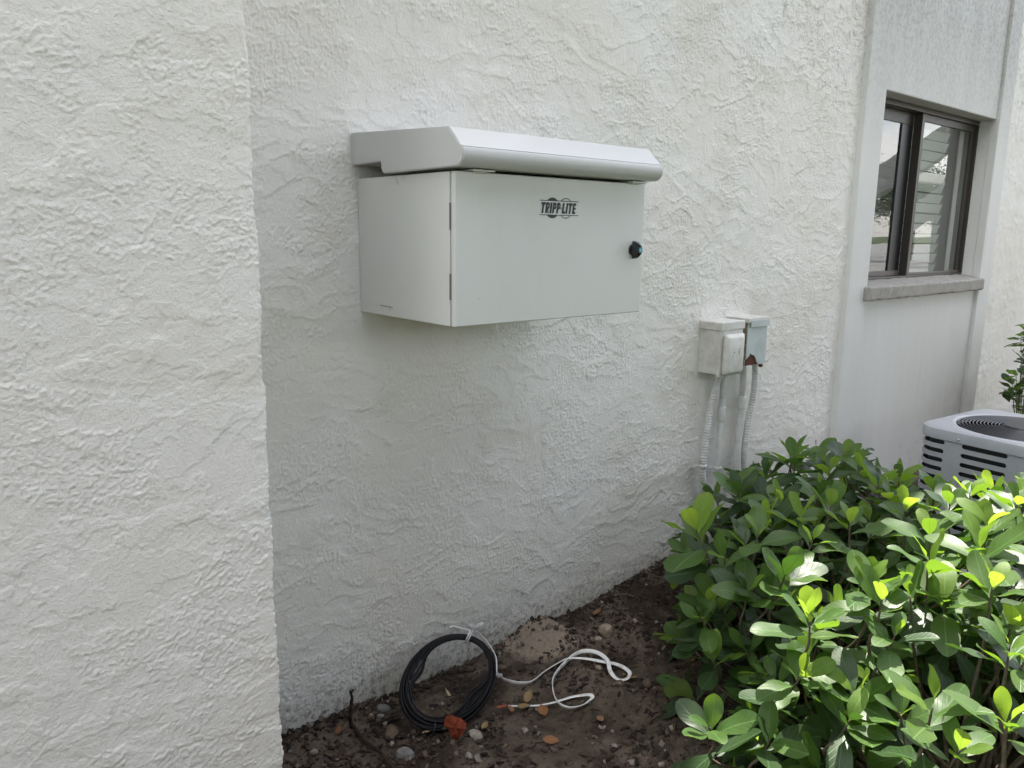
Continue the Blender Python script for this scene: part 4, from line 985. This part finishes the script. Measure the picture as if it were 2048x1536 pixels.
def shrub(name, label, base, blobs, nros, seed, heroes, young, scale0=.105, lowfill=1.6, group=None):
    rr = random.Random(seed); e = empty(name, (base[0], base[1], 0)); tag(e, label, 'shrub', group)
    leaves = []; mb = MB(); tips = []
    def inside(p, skip=None, k=1.0):
        for i, (c, r) in enumerate(blobs):
            if i == skip: continue
            q = Vector(((p.x - c[0]) / r[0], (p.y - c[1]) / r[1], (p.z - c[2]) / r[2]))
            if q.length < k: return True
        return False
    for (px, py, z, sc, lean, yg) in heroes:
        sc *= 1.08
        p = on_z(px, py, z); ax = Vector((lean[0], lean[1], 1)); tips.append((p, ax, sc, yg, 2))
    tries = 0
    while len(tips) < nros and tries < 20000:
        tries += 1; bi = rr.randrange(len(blobs)); c, r = blobs[bi]
        d = Vector((rr.gauss(0, 1), rr.gauss(0, 1), rr.gauss(0, 1))).normalized()
        if d.z < -.25: continue
        p = Vector((c[0] + d.x * r[0], c[1] + d.y * r[1], c[2] + d.z * r[2]))
        if p.z < .06 or inside(p, bi, .96) or p.y > -.05: continue
        if any((p - t[0]).length < (.10 if t[4] else .09) for t in tips): continue
        p += Vector((rr.gauss(0, .012), rr.gauss(0, .012), rr.gauss(0, .022)))
        nrm = Vector((d.x / r[0], d.y / r[1], d.z / r[2])).normalized(); ax = nrm * .75 + Vector((rr.gauss(0, .25), rr.gauss(0, .25), .75))
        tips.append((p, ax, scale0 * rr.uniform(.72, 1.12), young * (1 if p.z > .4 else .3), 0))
    for (p, ax, sc, yg, hero) in tips:
        rosette(leaves, mb, p, ax, sc, rr, yg, hero=hero)
        axn = ax.normalized()
        # stem curving back to the base
        root = Vector((base[0] + rr.gauss(0, .05), base[1] + rr.gauss(0, .05), 0)); c_ = p - axn * .16; mid = c_.lerp(root, .45) + Vector((rr.gauss(0, .03), rr.gauss(0, .03), -.03))
        P = spline([p, p - axn * .07, c_, mid, root], 4)
        mb.tube([q - e.location for q in P], [.0016 + .0052 * (i / (len(P) - 1)) ** .8 for i in range(len(P))], 5, mi=0)
        # older leaves down the stem
        for k in range(int(rr.choice((3, 4, 5, 6)) * lowfill / 1.6)):
            t = rr.uniform(.35, 1.3); pos = p - axn * (.05 + .13 * t) ; an = rr.uniform(0, 6.28); a = axn.orthogonal().normalized(); b = axn.cross(a)
            d = (a * math.cos(an) + b * math.sin(an)) + axn * rr.uniform(-.25, .35) + Vector((0, 0, -.15)); size = sc * rr.uniform(.75, 1.25)
            nm = Vector((rr.gauss(0, .3), rr.gauss(0, .3), 1)); Mx = leaf_matrix(pos, d, nm, size)
            q = rr.random(); mi = 0 if q < .7 else 1
            cen_ = Mx @ Vector((.5, 0, 0)); 
            if cen_.z < .02 or cen_.y > -.03: continue
            leaves.append((Mx, rr.randrange(18), mi, size / (cen_ - CAM).length * .8))
    mb.build('branches', M_wood, e)
    build_leaves(e, leaves); return e
# (px, py, height, leaf length, lean, youth)
H1 = [(1585, 905, .62, .125, (-.1, -.1), .1), (1660, 940, .60, .12, (0, -.1), .1), (1720, 930, .60, .11, (.1, -.1), .2), (1530, 960, .55, .12, (-.3, 0), .05), (1480, 1000, .48, .12, (-.5, 0), .05), (1760, 965, .60, .12, (.2, -.2), .4), (1800, 950, .58, .11, (.1, 0), .4), (1640, 985, .58, .11, (0, -.2), .3), (1565, 1000, .56, .11, (-.2, -.2), .3)]
H2 = [(1392, 1060, .58, .175, (-.35, .35), .7), (1515, 1065, .60, .115, (-.1, -.1), .95), (1605, 1035, .60, .115, (0, 0), .8), (1625, 1080, .58, .10, (.1, -.2), .9), (1700, 1040, .60, .105, (.1, .1), .9), (1450, 1110, .52, .10, (-.3, -.2), .4), (1570, 1150, .55, .13, (-.1, -.3), .4), (1405, 1235, .40, .105, (-.5, -.1), .5), (1745, 1165, .62, .12, (0, -.1), .8), (1495, 1180, .48, .10, (-.2, -.2), .3)]
H2 += [(1900, 1005, .64, .11, (0, 0), .7), (2035, 1005, .66, .115, (-.1, 0), .7), (1975, 1045, .66, .12, (0, 0), .8), (1810, 1015, .62, .115, (0, 0), .5), (1870, 975, .60, .10, (0, 0), .5)]
H3 = [(1620, 1235, .60, .115, (-.1, 0), .95), (1765, 1200, .60, .11, (0, -.1), .6), (1855, 1118, .64, .135, (0, .1), .95), (1960, 1095, .66, .145, (-.2, .1), .95), (1860, 1060, .62, .115, (0, .1), .6), (1940, 985, .62, .10, (0, .1), .9), (1985, 1170, .64, .11, (0, 0), .8), (1605, 1350, .46, .095, (-.1, -.5), .9), (1865, 1415, .58, .125, (-.1, -.1), .98), (2020, 1290, .62, .115, (0, 0), .8), (2015, 1440, .60, .10, (-.1, 0), .7), (1790, 1270, .54, .10, (0, -.2), .5), (1420, 1455, .33, .10, (-.5, -.1), .1), (1540, 1480, .34, .12, (-.3, -.4), .1), (1700, 1440, .42, .10, (-.2, -.4), .2), (1425, 1320, .30, .10, (-.6, 0), .15), (1920, 1500, .50, .10, (0, -.3), .4)]
G = 'broadleaf shrubs in front of the wall'
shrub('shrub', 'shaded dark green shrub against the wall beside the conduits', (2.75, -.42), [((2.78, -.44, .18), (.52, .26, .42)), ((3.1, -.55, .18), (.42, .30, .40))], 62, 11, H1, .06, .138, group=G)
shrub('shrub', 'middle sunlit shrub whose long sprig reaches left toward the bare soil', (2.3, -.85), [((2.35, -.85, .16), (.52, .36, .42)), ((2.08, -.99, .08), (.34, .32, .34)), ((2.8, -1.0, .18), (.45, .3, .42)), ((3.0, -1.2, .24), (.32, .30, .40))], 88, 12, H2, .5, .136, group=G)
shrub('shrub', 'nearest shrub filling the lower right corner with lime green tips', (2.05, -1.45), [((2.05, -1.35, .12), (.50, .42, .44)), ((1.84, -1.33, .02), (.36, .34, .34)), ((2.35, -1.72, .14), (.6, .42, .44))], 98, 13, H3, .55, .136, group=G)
# small plants by the wall further right
def sprig(name, label, base, n, ls, hgt, seed, spread=.12, mi=(0, 1)):
    rr = random.Random(seed); e = empty(name, base); tag(e, label, 'plant'); mb = MB(); lv = []
    for k in range(n):
        an = rr.uniform(0, 6.28); tip = Vector(base) + Vector((math.cos(an) * spread * rr.random(), math.sin(an) * spread * rr.random() * .6, hgt * rr.uniform(.45, 1)))
        P = spline([Vector(base), Vector(base).lerp(tip, .5) + Vector((rr.gauss(0, .01), rr.gauss(0, .01), .02)), tip], 4); mb.tube([p - Vector(base) for p in P], .002, 5)
        for q in range(5):
            a2 = rr.uniform(0, 6.28); d = Vector((math.cos(a2), math.sin(a2), rr.uniform(-.2, .9))); lv.append((leaf_matrix(tip - Vector((0, 0, .035 * q)) * rr.random(), d, Vector((rr.gauss(0, .3), rr.gauss(0, .3), 1)), ls * rr.uniform(.7, 1.2)), rr.randrange(18), rr.choice(mi), ls))
    mb.build('stems', M_stem, e); build_leaves(e, lv, 150); return e
pz = on_y(1728, 925, -.06); sprig('seedling', 'tiny green seedling at the foot of the wall behind the shrubs', (pz.x, -.06, 0), 3, .06, max(.1, on_y(1728, 893, -.06).z), 3, .06)
sprig('bush', 'dark leafy bush at the right edge beyond the air conditioner', (6.06, -.33, 0), 26, .095, .93, 4, .26)
sprig('weed', 'yellow green weed behind the air conditioner at the right edge', (6.0, -.28, 0), 9, .07, .36, 5, .22, (2, 1))

# ------------------------------------------------------------ what the window mirrors, plus unseen planting added to block sky
LEAVES = 7500
def tree(x, y, h, cr_, seed):
    rr = random.Random(seed); e = empty('tree', (x, y, -.04)); tag(e, ('leafy oak-like tree across the lawn, %s crown' % ['tall', 'broad', 'low', 'narrow', 'dense', 'leftmost added sky-blocking', 'high added sky-blocking', 'central added sky-blocking', 'wide added sky-blocking', 'rightmost added sky-blocking'][seed]), 'tree', 'trees across the lawn')
    mb = MB(); mb.tube([(0, 0, 0), (.05, .02, h * .3), (0, .05, h * .6)], [.22, .17, .08], 8)
    for k in range(7):
        an = k * .9; mb.tube([(0, .02, h * .35 + k * .1), (math.cos(an) * cr_ * .6, math.sin(an) * cr_ * .6, h * .6 + .3 * rr.random())], [.07, .02], 5)
    mb.build('trunk', M_wood, e)
    V = []; Fc = []; cl = []
    for k in range(46):
        an = rr.uniform(0, 6.28); el = rr.uniform(-.4, 1.5); r = rr.uniform(.4, 1)
        cl.append(Vector((math.cos(an) * math.cos(el) * cr_ * r, math.sin(an) * math.cos(el) * cr_ * r, h * .62 + math.sin(el) * h * .36 * r)))
    for k in range(LEAVES):
        c = rr.choice(cl); p = c + Vector((rr.gauss(0, 1), rr.gauss(0, 1), rr.gauss(0, .7))) * cr_ * .16; a_ = Vector((rr.gauss(0, 1), rr.gauss(0, 1), rr.gauss(0, 1))).normalized() * (.07 if y < -14 or x > 15 else .12); b_ = a_.orthogonal().normalized() * (.05 if y < -14 or x > 15 else .09)
        n0 = len(V); V += [p - a_, p + b_, p + a_, p - b_]; Fc.append((n0, n0 + 1, n0 + 2, n0 + 3))
    m2 = MB(); m2.add(V, Fc); o = m2.build('crown', M_crown, e, False); o['kind'] = 'stuff'
M_crown, nt_, b_ = mat('tree crown leaf', (.07, .11, .03), .6, .3)
nt_.links.new(mixc(nt_, noise(nt_, 1.2, 5, .6), (.02, .036, .012), (.055, .075, .026)), b_.inputs['Base Color'])
for i, (x, y, h, c) in enumerate(((44, -13, 4.9, 3.0), (52, -20, 5.8, 3.6), (47, -25, 5.0, 3.2), (58, -14, 5.6, 3.4), (60, -27, 6.4, 4.0))): tree(x, y, h, c, i)
for i, (x, y, h, c) in enumerate(((-9, -7.5, 9.0, 4.0), (-3.5, -8.2, 9.8, 4.3), (2, -8, 9.0, 4.1), (7, -9, 9.4, 4.2), (12.5, -12.5, 8.0, 3.7))): tree(x, y, h, c, i + 5)  # near row added out of view to block low sky light
bm = bmesh.new(); add_box(bm, 13, 160, -90, -1.5, -.2, -.030); tag(bobj('parking_lot', bm, painted('worn asphalt', (.20, .20, .195), (.13, .13, .13), .9, 3)), kind='structure')
hd = empty('sky_block_hedge', (0, -6.2, -.045)); tag(hd, 'added unseen hedge on the lawn facing the wall', 'sky_block_hedge')  # added out of view to cut low light under the cabinet
bm = bmesh.new(); add_box(bm, -10.5, 9.6, -.4, .4, 0, 1.8, bev=.15); bobj('solid_core', bm, M_crown, hd)
V = []; Fc = []; rr = random.Random(5)
for k in range(15000):
    f = rr.random(); p = Vector((rr.uniform(-10.7, 9.8), .45 + rr.gauss(0, .07), rr.uniform(0, 1.9))) if f < .65 else Vector((rr.uniform(-10.7, 9.8), rr.uniform(-.5, .5), 1.85 + rr.gauss(0, .07)))
    a_ = Vector((rr.gauss(0, 1), rr.gauss(0, 1), rr.gauss(0, 1))).normalized() * .06; b_ = a_.orthogonal().normalized() * .04; n0 = len(V); V += [p - a_, p + b_, p + a_, p - b_]; Fc.append((n0, n0 + 1, n0 + 2, n0 + 3))
m2 = MB(); m2.add(V, Fc); o = m2.build('foliage', M_crown, hd, False); o['kind'] = 'stuff'
M_white, *_ = mat('white painted timber', (.70, .70, .68), .5)
cpt = empty('porch_frame', (11, 0, -.045)); tag(cpt, 'white raked porch frame standing beyond the bush, mirrored in the window', 'porch frame')
for xx in (0, 2.4):
    ang = R(35); bm = bmesh.new(); add_box(bm, xx - .07, xx + .07, -4.3, .1, -.17, .17, bev=.01, M=Matrix.Translation((0, -.05, 4.22)) @ Matrix.Rotation(ang, 4, 'X')); bobj('beam', bm, M_white, cpt)
    box('post', (xx - .08, xx + .08, -3.1, -2.94, 0, 2.05), M_white, cpt, .01)
for yy, zz in ((-.9, 3.72), (-2.9, 2.32)): box('purlin', (0, 2.4, yy - .05, yy + .05, zz, zz + .14), M_white, cpt, .005)
